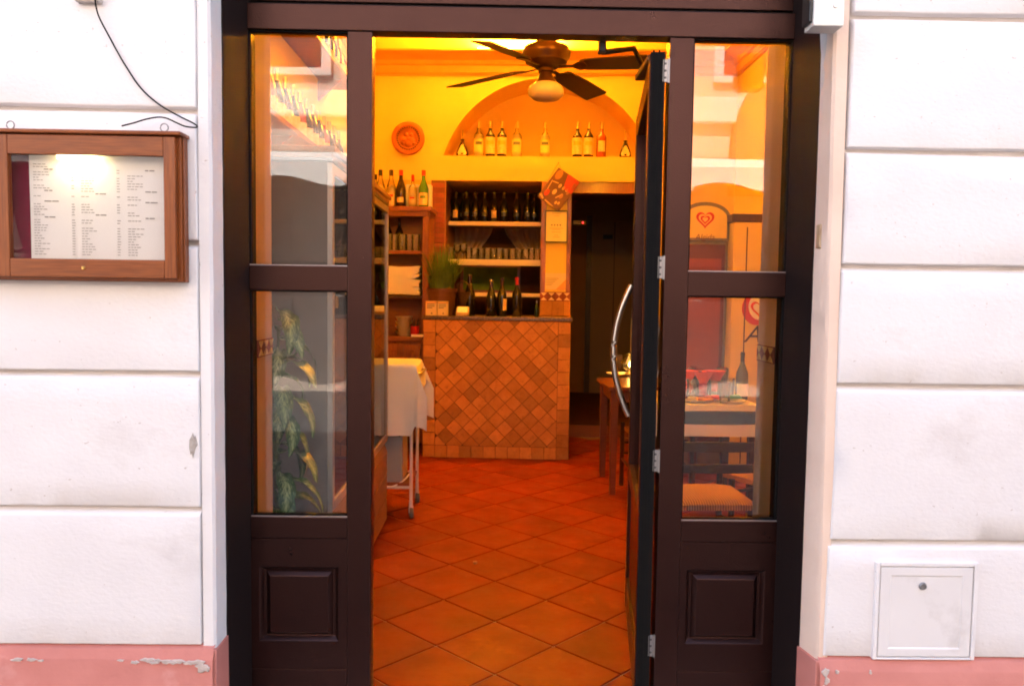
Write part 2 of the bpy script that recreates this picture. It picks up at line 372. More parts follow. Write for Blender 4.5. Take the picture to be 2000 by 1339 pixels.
M().lathe([(0,-.004),(.004,-.004),(.0045,-.006),(.009,-.006),(.010,-.002),(.012,0)], n=18).build('lock', zinc, D, smooth='auto', loc=(p.x-a.x, -.004, p.z-b2.z)).rotation_euler = (PI/2+PI, 0, 0)

# ------------------------------------------------------------------ menu case
Yc = -.339
def cx(px, py): q = UY(px, py, Yc); return q.x, q.z
bx0 = -1.475; bx1 = UY(368, 400, -.274).x; bz0 = UY(200,549,Yc).z; bz1 = UY(200,262,Yc).z
MC = thing('menu_case', 'glazed mahogany menu case with a lit lamp hung on the left wall', 'display case', (bx0, -.274, bz0))
w_, h_ = bx1-bx0, bz1-bz0; t = .016; dY = Yc+.274
M().box(0,w_,-.006,-.001,0,h_).build('back_panel', casew, MC)
M().box(0,t,dY+.02,-.0065,.001,h_-.001).build('side_panel', casew_v, MC, bevel=.002)
M().box(w_-t,w_,dY+.02,-.0065,.001,h_-.001).build('side_panel', casew_v, MC, bevel=.003, seg=2)
M().box(w_,w_+.005,dY+.026,dY+.046,.0,h_-.001).build('side_moulding', casew_v, MC, bevel=.002)
M().box(t,w_-t,dY+.02,-.0065,.001,t).build('bottom_panel', casew, MC, bevel=.002)
M().box(-.006,w_+.007,dY-.006,-.001,h_,h_+.011).build('top_board', casew, MC, bevel=.004, seg=2)
gx0, gz1 = cx(17,300); gx1, gz0 = cx(318,508)
gx0 -= bx0; gx1 -= bx0; gz0 -= bz0; gz1 -= bz0
ox0, ox1, oz0, oz1 = .008, w_-.010, .010, h_-.004
for nm, x0,x1,z0,z1,mm in (('frame_rail',gx0-.004,gx1+.004,gz1,oz1,casew),('frame_rail',gx0-.004,gx1+.004,oz0,gz0,casew),('frame_stile',ox0,gx0-.0045,oz0,oz1,casew_v),('frame_stile',gx1+.0045,ox1,oz0,oz1,casew_v)):
    M().box(x0,x1,dY,dY+.0195,z0,z1).build(nm, mm, MC, bevel=.0025, seg=2)
M().box(gx0-.004,gx1+.004,dY+.009,dY+.011,gz0,gz1).build('glass_pane', case_g, MC)
M().box(gx0-.03,gx1+.03,-.0085,-.0065,gz0-.02,gz1+.02).build('felt_backing', felt, MC)
lx, lz = cx(163,523); M().lathe([(0,-.004),(.004,-.004),(.0055,-.001),(.006,0)], n=14).build('lock', brass, MC, smooth='auto', loc=(lx-bx0, dY-.0002, lz-bz0)).rotation_euler = (PI/2+PI,0,0)
for hx in (22, 322):
    p = UY(hx, 240, -.30); M().tube([(.0+.011*math.cos(q), 0, .013+.011*math.sin(q)) for q in [i*2*PI/14 for i in range(15)]], .0018, 6).tube([(0,0,-.004),(0,0,.003)], .002, 6).build('eyelet', zinc, MC, smooth=True, loc=(p.x-bx0, -.03, h_+.0112+.003))
# the lamp in the case: a short tube in a holder under the top rail
L0 = M().box(-.065,.065,-.0075,.012,.002,.018).build('lamp_holder', white_p, MC, bevel=.003)
lc = cx(142, 303); L0.location = (lc[0]-bx0, dY+.021, lc[1]-bz0+.006)
M().tube([(-.052,0,0),(.052,0,0)], .008, 12).build('lamp_tube', mat('lit_tube', (1,.95,.8), .4, emis=(1,.80,.36), es=3.2), L0, smooth='auto', loc=(0,.001,-.007))
pl = bpy.data.lights.new('menu_lamp_light', 'AREA'); pl.shape = 'RECTANGLE'; pl.size = .10; pl.size_y = .012; pl.energy = .03; pl.color = (1,.78,.36)
po = bpy.data.objects.new('menu_lamp_light', pl); COL.objects.link(po); po.parent = L0; po.location = (0,.006,-.0165)
# the menu sheet with its lines of print
sx0, sx1 = cx(38,400)[0], cx(331,400)[0]; Ys = -.289
MS = thing('menu_sheet', 'white printed menu in three columns behind glass of the wooden case', 'menu', (sx0, Ys, bz0+gz0-.012))
sw, sh = sx1-sx0, gz1-gz0+.028
def shf(u, v): return (u*sw, -.002*math.sin(u*PI)+.001*math.sin(v*5), v*sh)
M().grid(shf, 12, 8).build('sheet', paper, MS, smooth=True)
m = M(); r_ = random.Random(11)
def words(m, x, z, n, h, lo=.006, hi=.016, maxx=9):
    for k in range(n):
        l = r_.uniform(lo, hi)
        if x+l > maxx: break
        m.add([(x,-.0034,z),(x+l,-.0034,z),(x+l,-.0034,z+h),(x,-.0034,z+h)], [(0,1,2,3)]); x += l+.0025
for c, (xa, xp, skip) in enumerate(((.012,.118,(0,1,9,12,13,15)),(.145,.245,(0,1,2,3,6,15,16,22,25)),(.275,.378,(0,1,2,3,5,12,13,18,19,24,25)))):
    z = sh-.022; k = 0
    while z > .022:
        if k in (13, 16, 4, 21, 22, 12) and (k+c) % 2 == 0: words(m, xa+.03+.01*c, z, 2, .0034, .008, .02)
        elif k not in skip:
            words(m, xa, z, r_.randint(2,4), .0020, .005, .011, xp-.01); words(m, xp, z, 1, .0020, .007, .010)
        z -= .0074; k += 1
m.build('printed_text', mat('menu_ink', (.36,.34,.34), .8), MS, fix=False)

# ------------------------------------------------------------------ small things on the wall
p = UY(178, -12, -.272)
JB = thing('junction_box', 'old white junction box at top of left wall with cable leaving it', 'junction box', (p.x, -.272, p.z))
M().box(-.035,.035,-.026,-.0005,-.03,.05).build('box_body', mat('old_white_paint', (.62,.56,.54), .7, var=(.42,.37,.34), vs=30), JB, bevel=.004)
M().box(-.024,.024,-.034,-.0262,-.022,.04).build('box_lid', cream_p, JB, bevel=.003)
pts = [UY(x, y, Y) for x, y, Y in ((185,-5,-.300),(192,30,-.297),(215,75,-.283),(243,125,-.278),(275,172,-.278),(312,205,-.279),(350,227,-.283),(378,241,-.291),(385,247,-.298),(381,249,-.302),(362,247,-.306),(345,240,-.308),(325,231,-.31),(308,229,-.31),(285,233,-.31),(262,240,-.309),(238,246,-.307))]
def smooth_pts(P, n=5):
    out = []
    for i in range(len(P)-1):
        p0, p1, p2, p3 = P[max(i-1,0)], P[i], P[i+1], P[min(i+2,len(P)-1)]
        for k in range(n):
            t = k/n; out.append(.5*((2*p1)+(p2-p0)*t+(2*p0-5*p1+4*p2-p3)*t*t+(3*p1-p0-3*p2+p3)*t*t*t))
    return out+[P[-1]]
tag(M().tube(smooth_pts(pts), .0022, 7).build('power_cable', seal, smooth=True), 'thin black cable looping from junction box to wooden menu case', 'cable')
p0, p1 = UY(1578,-30,-.30), UY(1637,60,-.30)
AB = thing('sensor_box', 'white box sensor with dark end fixed high beside right door jamb', 'sensor', (p0.x, -.262, p1.z))
w_, h_ = p1.x-p0.x, p0.z-p1.z
M().box(.006,w_,-.075,-.006,0,h_).build('housing', white_p, AB, bevel=.004, seg=2)
M().box(-.004,.0055,-.068,-.012,.012,h_).build('dark_end', blackm, AB, bevel=.002)
M().box(.012,w_,-.0055,-.0001,.005,h_).build('mounting_plate', white_p, AB)
M().lathe([(0,-.003),(.006,-.003),(.0075,0)], n=14).build('screw_cover', white_p, AB, smooth='auto', loc=(w_*.72,-.0752,.055)).rotation_euler = (PI/2+PI,0,0)
p = UY(1604, 462, -.20)
BB = thing('bell_box', 'tiny worn cream bell box on right door reveal', 'doorbell', (p.x+.005, -.205, p.z))
M().box(-.018,.010,-.014,.014,-.036,.036).build('bell_body', mat('old_cream', (.50,.36,.22), .6, var=(.36,.23,.13), vs=40), BB, bevel=.003)
M().lathe([(0,-.003),(.0055,-.003),(.007,0)], n=14).build('bell_button', mat('bell_brown', (.25,.13,.08), .5), BB, smooth='auto', loc=(-.004,-.0141,.012)).rotation_euler = (PI/2+PI,0,0)

# ================================================================== THE ENTRANCE
E = thing('entrance_frame', 'dark brown metal entrance frame with glazed sidelights and raised bottom panels', 'door frame')
xl0, xl1, xl2 = -.808, -.4918, -.4144
xr2, xr1, xr0 = .5323, .6093, .9296
zt, zm1, zm0, zb = 2.222, 1.4805, 1.4007, .6591
# jamb linings return towards the street
M().prismz([(-.832,-.172),(-.826,-.176),(-.8085,-.004),(-.8085,.08),(-.86,.08),(-.86,-.172)], -.095, 2.74).build('jamb_lining', lining_m, E, bevel=.002)
M().prismz([(.947,-.176),(.9295,-.004),(.9295,.08),(.985,.08),(.985,-.172),(.953,-.172)], -.095, 2.74).build('jamb_lining', lining_m, E, bevel=.002)
def bar(nm, x0,x1,z0,z1, y0=0, y1=.06, bv=.0025, par=E, mm=brown): return M().box(x0,x1,y0,y1,z0,z1).build(nm, mm, par, bevel=bv, seg=2)
bar('top_bar', xl0, xr0, zt, 2.302, -.004, .06)
bar('stile', xl1, xl2, -.09, zt-.0006); bar('stile', xr2, xr1, -.09, zt-.0006)
for x0, x1 in ((xl0, xl1-.0006), (xr1+.0006, xr0)):
    bar('middle_rail', x0, x1, zm0, zm1, .0004, .058)
    bar('lower_rail', x0, x1, .588, zb, .0004, .058)
    bar('base_rail', x0, x1, -.09, .1462, .0004, .058)
    # bottom panel: sunk moulding with a raised field
    pz0, pz1 = .245, .489
    px0, px1 = (x0+.030, x1-.033) if x0 < 0 else (x0+.027, x1-.038)
    m = M(); m.rings([(x0,x1,.147,.5872,.05),(x0,x1,.147,.5872,.0016),(px0-.004,px1+.004,pz0-.004,pz1+.004,.0016),(px0,px1,pz0,pz1,.005),(px0+.008,px1-.008,pz0+.009,pz1-.008,.0155),(px0+.017,px1-.017,pz0+.013,pz1-.0135,.0165),(px0+.020,px1-.020,pz0+.016,pz1-.016,.013),(px0+.030,px1-.030,pz0+.024,pz1-.027,.0035),(px0+.032,px1-.032,pz0+.026,pz1-.029,.0025)])
    m.build('raised_panel', brown, E)
    for z0, z1 in ((zm1, zt-.0006), (zb, zm0)):
        b1 = .014; g0, g1, h0, h1 = x0+.003, x1-.003, z0+.003, z1-.003
        G = M().rings([(g0,g1,h0,h1,.034),(g0,g1,h0,h1,.0300),(g0+b1,g1-b1,h0+b1,h1-b1,.0270)])
        G.rings([(g0,g1,h0,h1,.0342),(g0+.001,g1-.001,h0+.001,h1-.001,.0343)]); P = G.build('glass_pane', pane_m, E, fix=False)
        m = M()
        for q in ((x0,x1,z0,z0+.004),(x0,x1,z1-.004,z1),(x0,x0+.004,z0+.004,z1-.004),(x1-.004,x1,z0+.004,z1-.004)): m.box(q[0],q[1],.008,.0295,q[2],q[3])
        m.build('glazing_bead', seal, P)
        M().box(x0+.001,x1-.001,.002,.0078,z0+.0002,z0+.0034).build('sill_bead', mat('alu_bead', (.35,.30,.30), .35, metal=.6) if 'alu_bead' not in bpy.data.materials else bpy.data.materials['alu_bead'], P)
# transom above the bar
bar('transom_rail', xl0, xr0, 2.318, 2.37, .02, .07); bar('transom_rail', xl0, xr0, 2.69, 2.74, .02, .07)
bar('transom_stile', xl0, xl0+.05, 2.3705, 2.6895, .02, .07); bar('transom_stile', xr0-.05, xr0, 2.3705, 2.6895, .02, .07)
M().box(xl0,xr0,.03,.06,2.303,2.3175).build('transom_seal', seal, E)
M().box(xl0+.05,xr0-.05,.04,.045,2.3705,2.6895).build('transom_pane', pane_m, E)
# hinges between the right stile and the leaf
hm = M().box(-.011,.009,-.003,.003,-.036,.036).build('hinge', zinc, E, bevel=.0015)
hm.location = (.5215,.006,2.118)
M().tube([(.0095,-.002,-.038),(.0095,-.002,.038)], .0045, 10).build('hinge_pin', zinc, hm, smooth='auto')
for dz in (-.022,0,.022): M().lathe([(0,-.0045),(.003,-.0045),(.0042,-.003)], n=10).build('screw', darkm, hm, loc=(-.002,0,dz)).rotation_euler = (PI/2+PI,0,0)
for zz in (1.492, .858, .232):
    copy_tree(hm, loc=(.5215,.006,zz), parent=E)

# ------------------------------------------------------------------ the open door leaf
LF = thing('door_leaf', 'dark brown glazed door leaf standing open with a curved steel handle', 'door', (.470,.012,.0), math.radians(90-7.2))
# local: x along the leaf away from the hinge, y = thickness towards the room's right (negative is right side)
LW = .955; z0, z1 = .012, 2.172; T = .050
def lb(nm, x0,x1,za,zb_, ya=-T, yb=0, mm=brown, bv=.002): return M().box(x0,x1,ya,yb,za,zb_).build(nm, mm, LF, bevel=bv)
lb('stile', 0, .075, z0, z1); lb('stile', LW-.085, LW, z0, z1)
lb('rail', .0755, LW-.0855, z1-.085, z1, -T+.001, -.001); lb('rail', .0755, LW-.0855, .588, .659, -T+.001, -.001); lb('rail', .0755, LW-.0855, z0, .147, -T+.001, -.001)
Pn = lb('bottom_panel', .0755, LW-.0855, .1475, .5875, -T+.012, -.012)
M().box(.0755, LW-.0855, -.028, -.022, .6595, z1-.0855).build('glass_pane', pane_m, LF)
m = M()
m.box(-.0035,-.0005,-.047,-.003,z0,z1+.004)
for yy in (-.012,-.030): m.box(-.0055,-.0036,yy-.003,yy+.003,z0,z1+.010)
m.build('edge_seal', seal, LF)
# a lower brush strip on the free edge
m = M().box(LW+.0005,LW+.006,-.034,-.018,z0,z1); m.build('edge_seal', seal, LF)
hz0, hz1 = .865, 1.445
for sgn, nm in ((1,'pull_handle'),(-1,'pull_handle')):
    P = []
    for i in range(25):
        t = i/24; a = PI*t
        P.append((LW-.045, (0 if sgn > 0 else -T) + sgn*(.004+.098*math.sin(a)**.9), hz0+(hz1-hz0)*(.5-.5*math.cos(a*.999))*1.0))
    P = [(LW-.045, (0 if sgn > 0 else -T)+sgn*(.004+.072*(1-((z-.5*(hz0+hz1))/(.5*(hz1-hz0)))**2)), z) for z in [hz0+(hz1-hz0)*i/28 for i in range(29)]]
    M().tube(P, .0145, 14).build(nm, steel, LF, smooth='auto')
lb('lock_plate', LW-.06, LW-.03, .98, 1.30, .0002, .003, brass, .0008)
# overhead closer
DC = thing('door_closer', 'black door closer arm between top bar and open leaf', 'door closer')
q = UY(1176, 72, .10)
M().box(q.x-.012,q.x+.012,.075,.115,q.z-.055,q.z+.06).build('bracket', blackm, DC, bevel=.003)
q2 = UY(1180, 101, .10); e2 = UY(1290, 97, .30)
M().tube([(q2.x-.004,.11,q2.z),(e2.x*.5+q2.x*.5,.19,(q2.z+e2.z)/2+.004),(.50,.28,2.198)], .009, 8).build('arm', blackm, DC, smooth='auto')
M().box(.478,.522,.10,.34,2.174,2.196).build('slide', blackm, DC, bevel=.003)

# ================================================================== THE ROOM
XL, XR, YF = -1.36, 2.10, .262
ZC = 3.86
# floor with its diamond laid tiles
DG = .4694; OX, OY, AN = -.0005, .27, .0065
FL = struct(M().box(XL-.1, XR+.1, .0, 5.16, -.12, -.0055).build('floor', grout))
def clip(poly, a, b, c):      # keep a*x+b*y<=c
    out = []
    for i in range(len(poly)):
        p, q = poly[i], poly[(i+1) % len(poly)]; dp, dq = a*p[0]+b*p[1]-c, a*q[0]+b*q[1]-c
        if dp <= 0: out.append(p)
        if dp*dq < 0: t = dp/(dp-dq); out.append((p[0]+(q[0]-p[0])*t, p[1]+(q[1]-p[1])*t))
    return out
hd = DG/2-.0060*1.414/2-.0012
def tile_mesh(poly):
    n = len(poly); m = M(); cx_ = sum(p[0] for p in poly)/n; cy_ = sum(p[1] for p in poly)/n
    m.v = [(x,y,-.007) for x,y in poly]+[(x,y,-.0012) for x,y in poly]+[(cx_+(x-cx_)*.985, cy_+(y-cy_)*.985, 0) for x,y in poly]
    for k in (0, n): m.f += [(k+i, k+(i+1)%n, k+n+(i+1)%n, k+n+i) for i in range(n)]
    m.f.append(tuple(range(2*n,3*n))); return m.mesh('floor_tile', terra)
TM = tile_mesh([(hd,0),(0,hd),(-hd,0),(0,-hd)])
ca, sa = math.cos(AN), math.sin(AN)
r_ = random.Random(3)
for j in range(-2, 24):
    for i in range(-8, 12):
        if (i+j) % 2 == 0: continue
        u, v = i*DG/2, j*DG/2; x, y = OX+u*ca-v*sa, OY+u*sa+v*ca
        if x < -1.25 or x > 2.3 or y < .0 or y > 5.2 : continue
        if UZ(0,0) is None: continue
        zz = r_.uniform(-.0006,.0006)
        pts = [(x+hd*dx*ca-hd*dy*sa, y+hd*dx*sa+hd*dy*ca) for dx,dy in ((1,0),(0,1),(-1,0),(0,-1))]
        if min(p[1] for p in pts) < .064 or max(p[1] for p in pts) > 5.15:
            c = clip(clip(pts, 0,-1,-.064), 0,1,5.15)
            if len(c) > 2: inst('floor_tile', tile_mesh([(a-x,b-y) for a,b in c]), FL, (x,y,zz))
        else: inst('floor_tile', TM, FL, (x,y,zz), AN, rot=(r_.uniform(-.002,.002), r_.uniform(-.002,.002), AN))
M().box(-.41,.53,.0005,.0625,-.09,.002).build('threshold', greym, FL, bevel=.002)

def dado_band(parent, x, y, z, rz, n, s=.058, flip=1):
    """border of cream triangles on red, n tiles long, standing on a plane"""
    R_ = Matrix.Rotation(rz, 4, 'Z')
    for k in range(n):
        b = M().box(0.001,s-.001,-.006,0,0,s).build('border_tile', redbrick, parent, bevel=.0008); b.location = Vector((x,y,z))+R_@Vector((k*s,0,0)); b.rotation_euler = (0,0,rz)
        t = M(); t.prism([(.004,.004),(s-.004,.004),(s/2,s/2-.002)], -.0085, -.0062); t.prism([(.004,s-.004),(s/2,s/2+.002),(s-.004,s-.004)], -.0085, -.0062)
        t.build('triangle_inlay', labelc, b)
# inner faces of the thick front wall beside the panes
WF = struct(M().box(-.86,-.8105,.062,YF-.002,-.05,2.75).box(.9315,.99,.062,YF-.002,-.05,2.75).box(-.86,.99,.062,YF-.002,2.745,2.9).build('wall_front', mat('inner_reveal_paint', (.72,.52,.33), .75, var=(.67,.47,.29), vs=5, bump=.2, bs=40)))
M().box(XL-.1,-.84,YF,YF+.02,-.05,ZC+.1).box(.96,XR+.1,YF,YF+.02,-.05,ZC+.1).box(-.84,.96,YF,YF+.02,2.75,ZC+.1).build('inner_plaster', wallp, WF)
for sx, x, rz in ((-1,-.8100,-PI/2*-1),(1,.9310,-PI/2)):
    if sx < 0: dado_band(WF, x, .078, 1.175, PI/2, 3)
    else: dado_band(WF, x, .078+3*.058, 1.175, -PI/2, 3)
struct(M().box(XL-.15,XL,YF,6.0,-.05,ZC+.1).build('wall_left', wallp))
struct(M().box(XR,XR+.15,YF,6.0,-.05,ZC+.1).build('wall_right', wallp))
struct(M().box(XL-.15,XR+.15,.1,8.2,ZC,ZC+.1).build('ceiling', ceilp))

# ------------------------------------------------------------------ back wall (its own frame: x along, y away, z up)
x0w, x1w = -1.9, 1.85
aL, zS = UB(866,304); aR = UB(1272,308)[0]; aT = UB(1050,152)[1]
acx, ahw, ah = (aL+aR)/2, (aR-aL)/2, aT-zS
AR = (ahw*ahw+ah*ah)/(2*ah); acz = aT-AR; a_s = math.asin(min(1, ahw/AR))
if AR < ah: a_s = PI-a_s
arch = [(acx+AR*math.sin(-a_s+2*a_s*i/40), acz+AR*math.cos(-a_s+2*a_s*i/40)) for i in range(41)]
zLn = UB(960,353)[1]
rx0, rx1 = UB(868,400)[0], UB(1060,400)[0]
dx0, dx1 = UB(1113,500)[0], UB(1262,500)[0]
WB = M()
ND = .50
poly = [(x0w,zS),(arch[0][0],zS)]+arch[1:-1]+[(arch[-1][0],zS),(x1w,zS),(x1w,ZC+.05),(x0w,ZC+.05)]
WB.prism(poly, 0, ND)
WB.box(x0w,x1w,0,ND,zLn,zS-.0005)
bj0 = UB(842,400)[0]
WB.box(x0w,rx0,.012,.9,-.05,zLn-.0005)
WB.box(rx1,dx0,0,.9,-.05,zLn-.0005)
WB.box(dx1,x1w,0,.9,-.05,zLn-.0005)
wb_o = struct(WB.build('wall_back', wallp)); wb_o.matrix_world = MB_
M().box(arch[0][0]-.1,arch[-1][0]+.1,ND+.001,ND+.05,zS-.2,aT+.2).build('niche_back', nichep, wb_o)
m = M(); pts = arch
for i in range(40):
    (xa,za),(xb,zb_) = arch[i], arch[i+1]
    nx_, nz_ = (acx-xa), (acz-za)
    def inn(x,z,d): v = Vector((acx-x,0,acz-z)).normalized()*d; return (x+v.x, z+v.z)
    ia, ib = inn(xa,za,.002), inn(xb,zb_,.002)
    m.add([(ia[0],.004,ia[1]),(ib[0],.004,ib[1]),(ib[0],ND,ib[1]),(ia[0],ND,ia[1])], [(0,1,2,3)])
m.build('niche_reveal', nichep, wb_o, smooth=True)
M().box(x0w,dx0+.02,ND-.002,.95,zLn+.0005,zLn+.06).build('recess_roof', wallp, wb_o)
M().box(x0w,x1w,ND+.055,ND+.1,zLn+.062,ZC+.05).build('wall_backing', wallp, wb_o)
# cornice round the room
czT, czB = UB(800,105)[1], UB(800,147)[1]
def cornice(parent, L, depth=.15):
    h = czT-czB
    prof = [(0,0),(-.018,0),(-.022,.012),(-.030,.016),(-.036,.40*h),(-.052,.46*h),(-.060,.62*h),(-.10,.80*h),(-.135,.90*h),(-.15,.92*h),(-.15,h),(0,h)]
    m = M(); n = len(prof)
    for x in (0, L): m.v += [(x,y,czB+z) for y,z in prof]
    m.f = [(i,(i+1)%n,n+(i+1)%n,n+i) for i in range(n)]+[tuple(range(n)), tuple(range(2*n-1,n-1,-1))]
    return m.build('cornice', cornp, parent)
c = cornice(wb_o, x1w-x0w); c.location = (x0w,0,0)
c = cornice(bpy.data.objects['wall_left'], 5.5); c.location = (XL,YF,0); c.rotation_euler = (0,0,PI/2)
c = cornice(bpy.data.objects['wall_right'], 5.5); c.location = (XR,YF+5.5,0); c.rotation_euler = (0,0,-PI/2)
# brick facing left of the recess
bw = rx0-bj0; zz = UB(860,690)[1]*0+.9
M().box(bj0,rx0+.0,.0005,.0118,.7,zLn-.001).build('brick_bed', tgrout, wb_o)
bme = M().box(.002,bw-.002,-.012,.0002,.001,.042).mesh('brick', redbrick, bevel=.002)
k = 0
while zz < zLn-.05:
    inst('brick', bme, wb_o, (bj0+(.004 if k % 2 else 0), 0, zz)); zz += .0455; k += 1
# recess lining, red brown edge trims
M().box(rx0+.0005,rx0+.012,.002,.86,.7,zLn-.002).box(rx1-.012,rx1-.0005,.002,.86,.7,zLn-.002).build('recess_lining', woodv, wb_o)
M().box(rx0,rx1,.86,.90,-.05,zLn+.02).build('recess_back', mat('recess_brown', (.10,.04,.018), .9, spec=.1), wb_o)
for xx in ((rx1-.004, rx1+.034), (dx0-.032, dx0+.006)): M().box(xx[0],xx[1],-.010,-.0005,1.42,zLn-.004).build('edge_trim', woodv, wb_o, bevel=.002)
M().box(dx0+.0065,dx1-.0005,.02,.14,zLn-.10,zLn-.0008).build('door_head', woodv, wb_o, bevel=.003)
# kitchen hatch behind the shelves: drapes and a dim green pane
HP = thing('kitchen_hatch', 'dim green glazed hatch with wooden frame behind the bar shelves', 'hatch window', mat=MB_ @ Matrix.Translation((0,.84,0)))
hx0, hx1, hz0_, hz1_ = UB(905,560,.84)[0], UB(1010,560,.84)[0], UB(950,566,.84)[1], UB(950,522,.84)[1]
M().box(hx0,hx1,0,.008,hz0_,hz1_).build('green_pane', mat('green_pane', (.24,.34,.03), .9, var=(.10,.15,.015), vs=5, spec=.1), HP)
for q in ((hx0-.03,hx0,hz0_-.03,hz1_+.03),(hx1,hx1+.03,hz0_-.03,hz1_+.03),(hx0,hx1,hz0_-.03,hz0_),(hx0,hx1,hz1_,hz1_+.03)): M().box(q[0],q[1],-.02,.01,q[2],q[3]).build('hatch_frame', woodv, HP)
def drape(pxa, pxb, pxc, lab):      # from (pxa..pxb) at top gathered to pxc below
    zt_, zb_ = UB(960,446,.8)[1], UB(960,506,.8)[1]; xa, xb, xc = UB(pxa,470,.8)[0], UB(pxb,470,.8)[0], UB(pxc,500,.8)[0]
    def fn(u, v):
        w = v**1.5; x = (xa+(xb-xa)*u)*(1-w)+(xc+(u-.5)*.12)*w
        return (x, .80+.012*math.sin(u*38), zt_+(zb_-zt_)*v)
    d = M().grid(fn, 50, 10).build('curtain', mat('tan_curtain', (.42,.27,.15), .9), smooth=True); d.matrix_world = MB_; tag(d, lab, 'curtain')
drape(872, 962, 905, 'tan curtain gathered to the left behind bar glasses'); drape(985, 1058, 1045, 'tan curtain gathered to the right behind bar glasses')

# ------------------------------------------------------------------ corridor behind
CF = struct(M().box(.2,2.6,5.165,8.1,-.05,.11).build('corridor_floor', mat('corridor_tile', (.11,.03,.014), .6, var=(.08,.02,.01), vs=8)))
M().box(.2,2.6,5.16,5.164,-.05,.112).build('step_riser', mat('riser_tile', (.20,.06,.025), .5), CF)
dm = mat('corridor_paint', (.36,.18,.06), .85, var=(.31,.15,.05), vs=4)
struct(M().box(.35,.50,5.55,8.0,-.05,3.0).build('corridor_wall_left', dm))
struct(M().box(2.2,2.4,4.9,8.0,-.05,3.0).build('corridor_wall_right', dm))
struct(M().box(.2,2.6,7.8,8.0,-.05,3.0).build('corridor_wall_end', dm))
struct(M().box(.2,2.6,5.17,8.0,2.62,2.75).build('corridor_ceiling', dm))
q = UY(1160,430,7.6); q2 = UY(1242,740,7.6)
CD = thing('corridor_door', 'dark brown panelled door at the end of unlit corridor', 'door', (q.x,7.76,.11))
dw = q2.x-q.x
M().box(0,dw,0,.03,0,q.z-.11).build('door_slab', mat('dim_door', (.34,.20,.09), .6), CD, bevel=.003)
M().box(-.07,-.002,-.01,.03,0,q.z-.04).build('door_jamb', dkwood, CD); M().box(dw+.002,dw+.07,-.01,.03,0,q.z-.04).build('door_jamb', dkwood, CD)
M().box(dw*.5-.006,dw*.5+.006,-.004,-.0002,.0,q.z-.12).build('door_joint', dkwood, CD)
s0, s1 = UY(1178,458,7.75), UY(1197,467,7.75)
M().box(s0.x-q.x,s1.x-q.x,-.006,-.0045,s1.z-.11,s0.z-.11).build('door_sign', blackm, CD)
q = UY(1138,435,5.50)
ES = thing('standby_light', 'tiny red standby light on dark bracket in corridor', 'indicator light', (q.x,5.48,q.z))
M().box(-.10,.03,.0,.07,-.018,.018).build('bracket', dkwood, ES); M().lathe([(0,.008),(.006,.005),(.008,0)], n=10).build('red_led', mat('red_led', (.5,.0,.0), .4, emis=(1,.02,.02), es=1.6), ES, loc=(0,-.0005,0)).rotation_euler = (PI/2,0,0)

# ------------------------------------------------------------------ lamps that light the room
def BLm(x, y, z): return MB_ @ Matrix.Translation((x,y,z))
lampglow = mat('lit_bowl', (.9,.75,.5), .5, emis=(1,.50,.12), es=2.5)
def added_sconce(loc, rz, power, lab):  # bowl uplights added to light the room, mostly out of view
    t = thing('added_uplight', lab, 'added wall lamp', loc, rz, 'uplights added to light the room')
    M().lathe([(.012,-.10),(.05,-.09),(.10,-.05),(.135,0),(.13,0),(.095,-.045),(.045,-.082),(.0,-.09)], n=20, a0=-PI, a1=0).build('bowl', brass, t, smooth='auto')
    M().box(-.135,.135,-.001,.01,-.10,.0).build('back_plate', brass, t)
    M().lathe([(0,-.06),(.022,-.045),(.028,-.025),(.018,-.005),(0,0)], n=12).build('bulb', lampglow, t, smooth=True, loc=(0,-.055,0))
    l = bpy.data.lights.new('uplight', 'POINT'); l.energy = power*LAMP; l.color = LAMP_COL; l.shadow_soft_size = .04
    o = bpy.data.objects.new('uplight', l); COL.objects.link(o); o.parent = t; o.location = (0,-.06,.05)
    return t
added_sconce((-.62,YF+.031,2.82), PI, 68, 'added unseen brass bowl uplight above the entrance, left one')
added_sconce((.95,YF+.031,2.82), PI, 56, 'added unseen brass bowl uplight above the entrance, right one')
q = UB(1015,100)
CV = thing('cove_lamp', 'lit tube lamp lying on the cornice of the back wall', 'lamp', mat=BLm(q[0],-.085,czT+.0005))
M().box(-.40,.40,-.025,.025,0,.012).build('lamp_tray', white_p, CV, bevel=.002)
M().tube([(-.37,0,.020),(.37,0,.020)], .008, 10).build('lamp_tube', mat('lit_warm_tube', (1,.9,.7), .4, emis=(1,.55,.10), es=10), CV, smooth='auto')
la = bpy.data.lights.new('cove_light', 'AREA'); la.shape = 'RECTANGLE'; la.size = .72; la.size_y = .03; la.energy = 330*LAMP; la.color = LAMP_COL
lo = bpy.data.objects.new('cove_light', la); COL.objects.link(lo); lo.parent = CV; lo.location = (0,0,.032); lo.rotation_euler = (PI,0,0)
added_sconce((XR-.012,2.4,2.75), -PI/2, 16, 'added brass bowl uplight on right wall of the room')

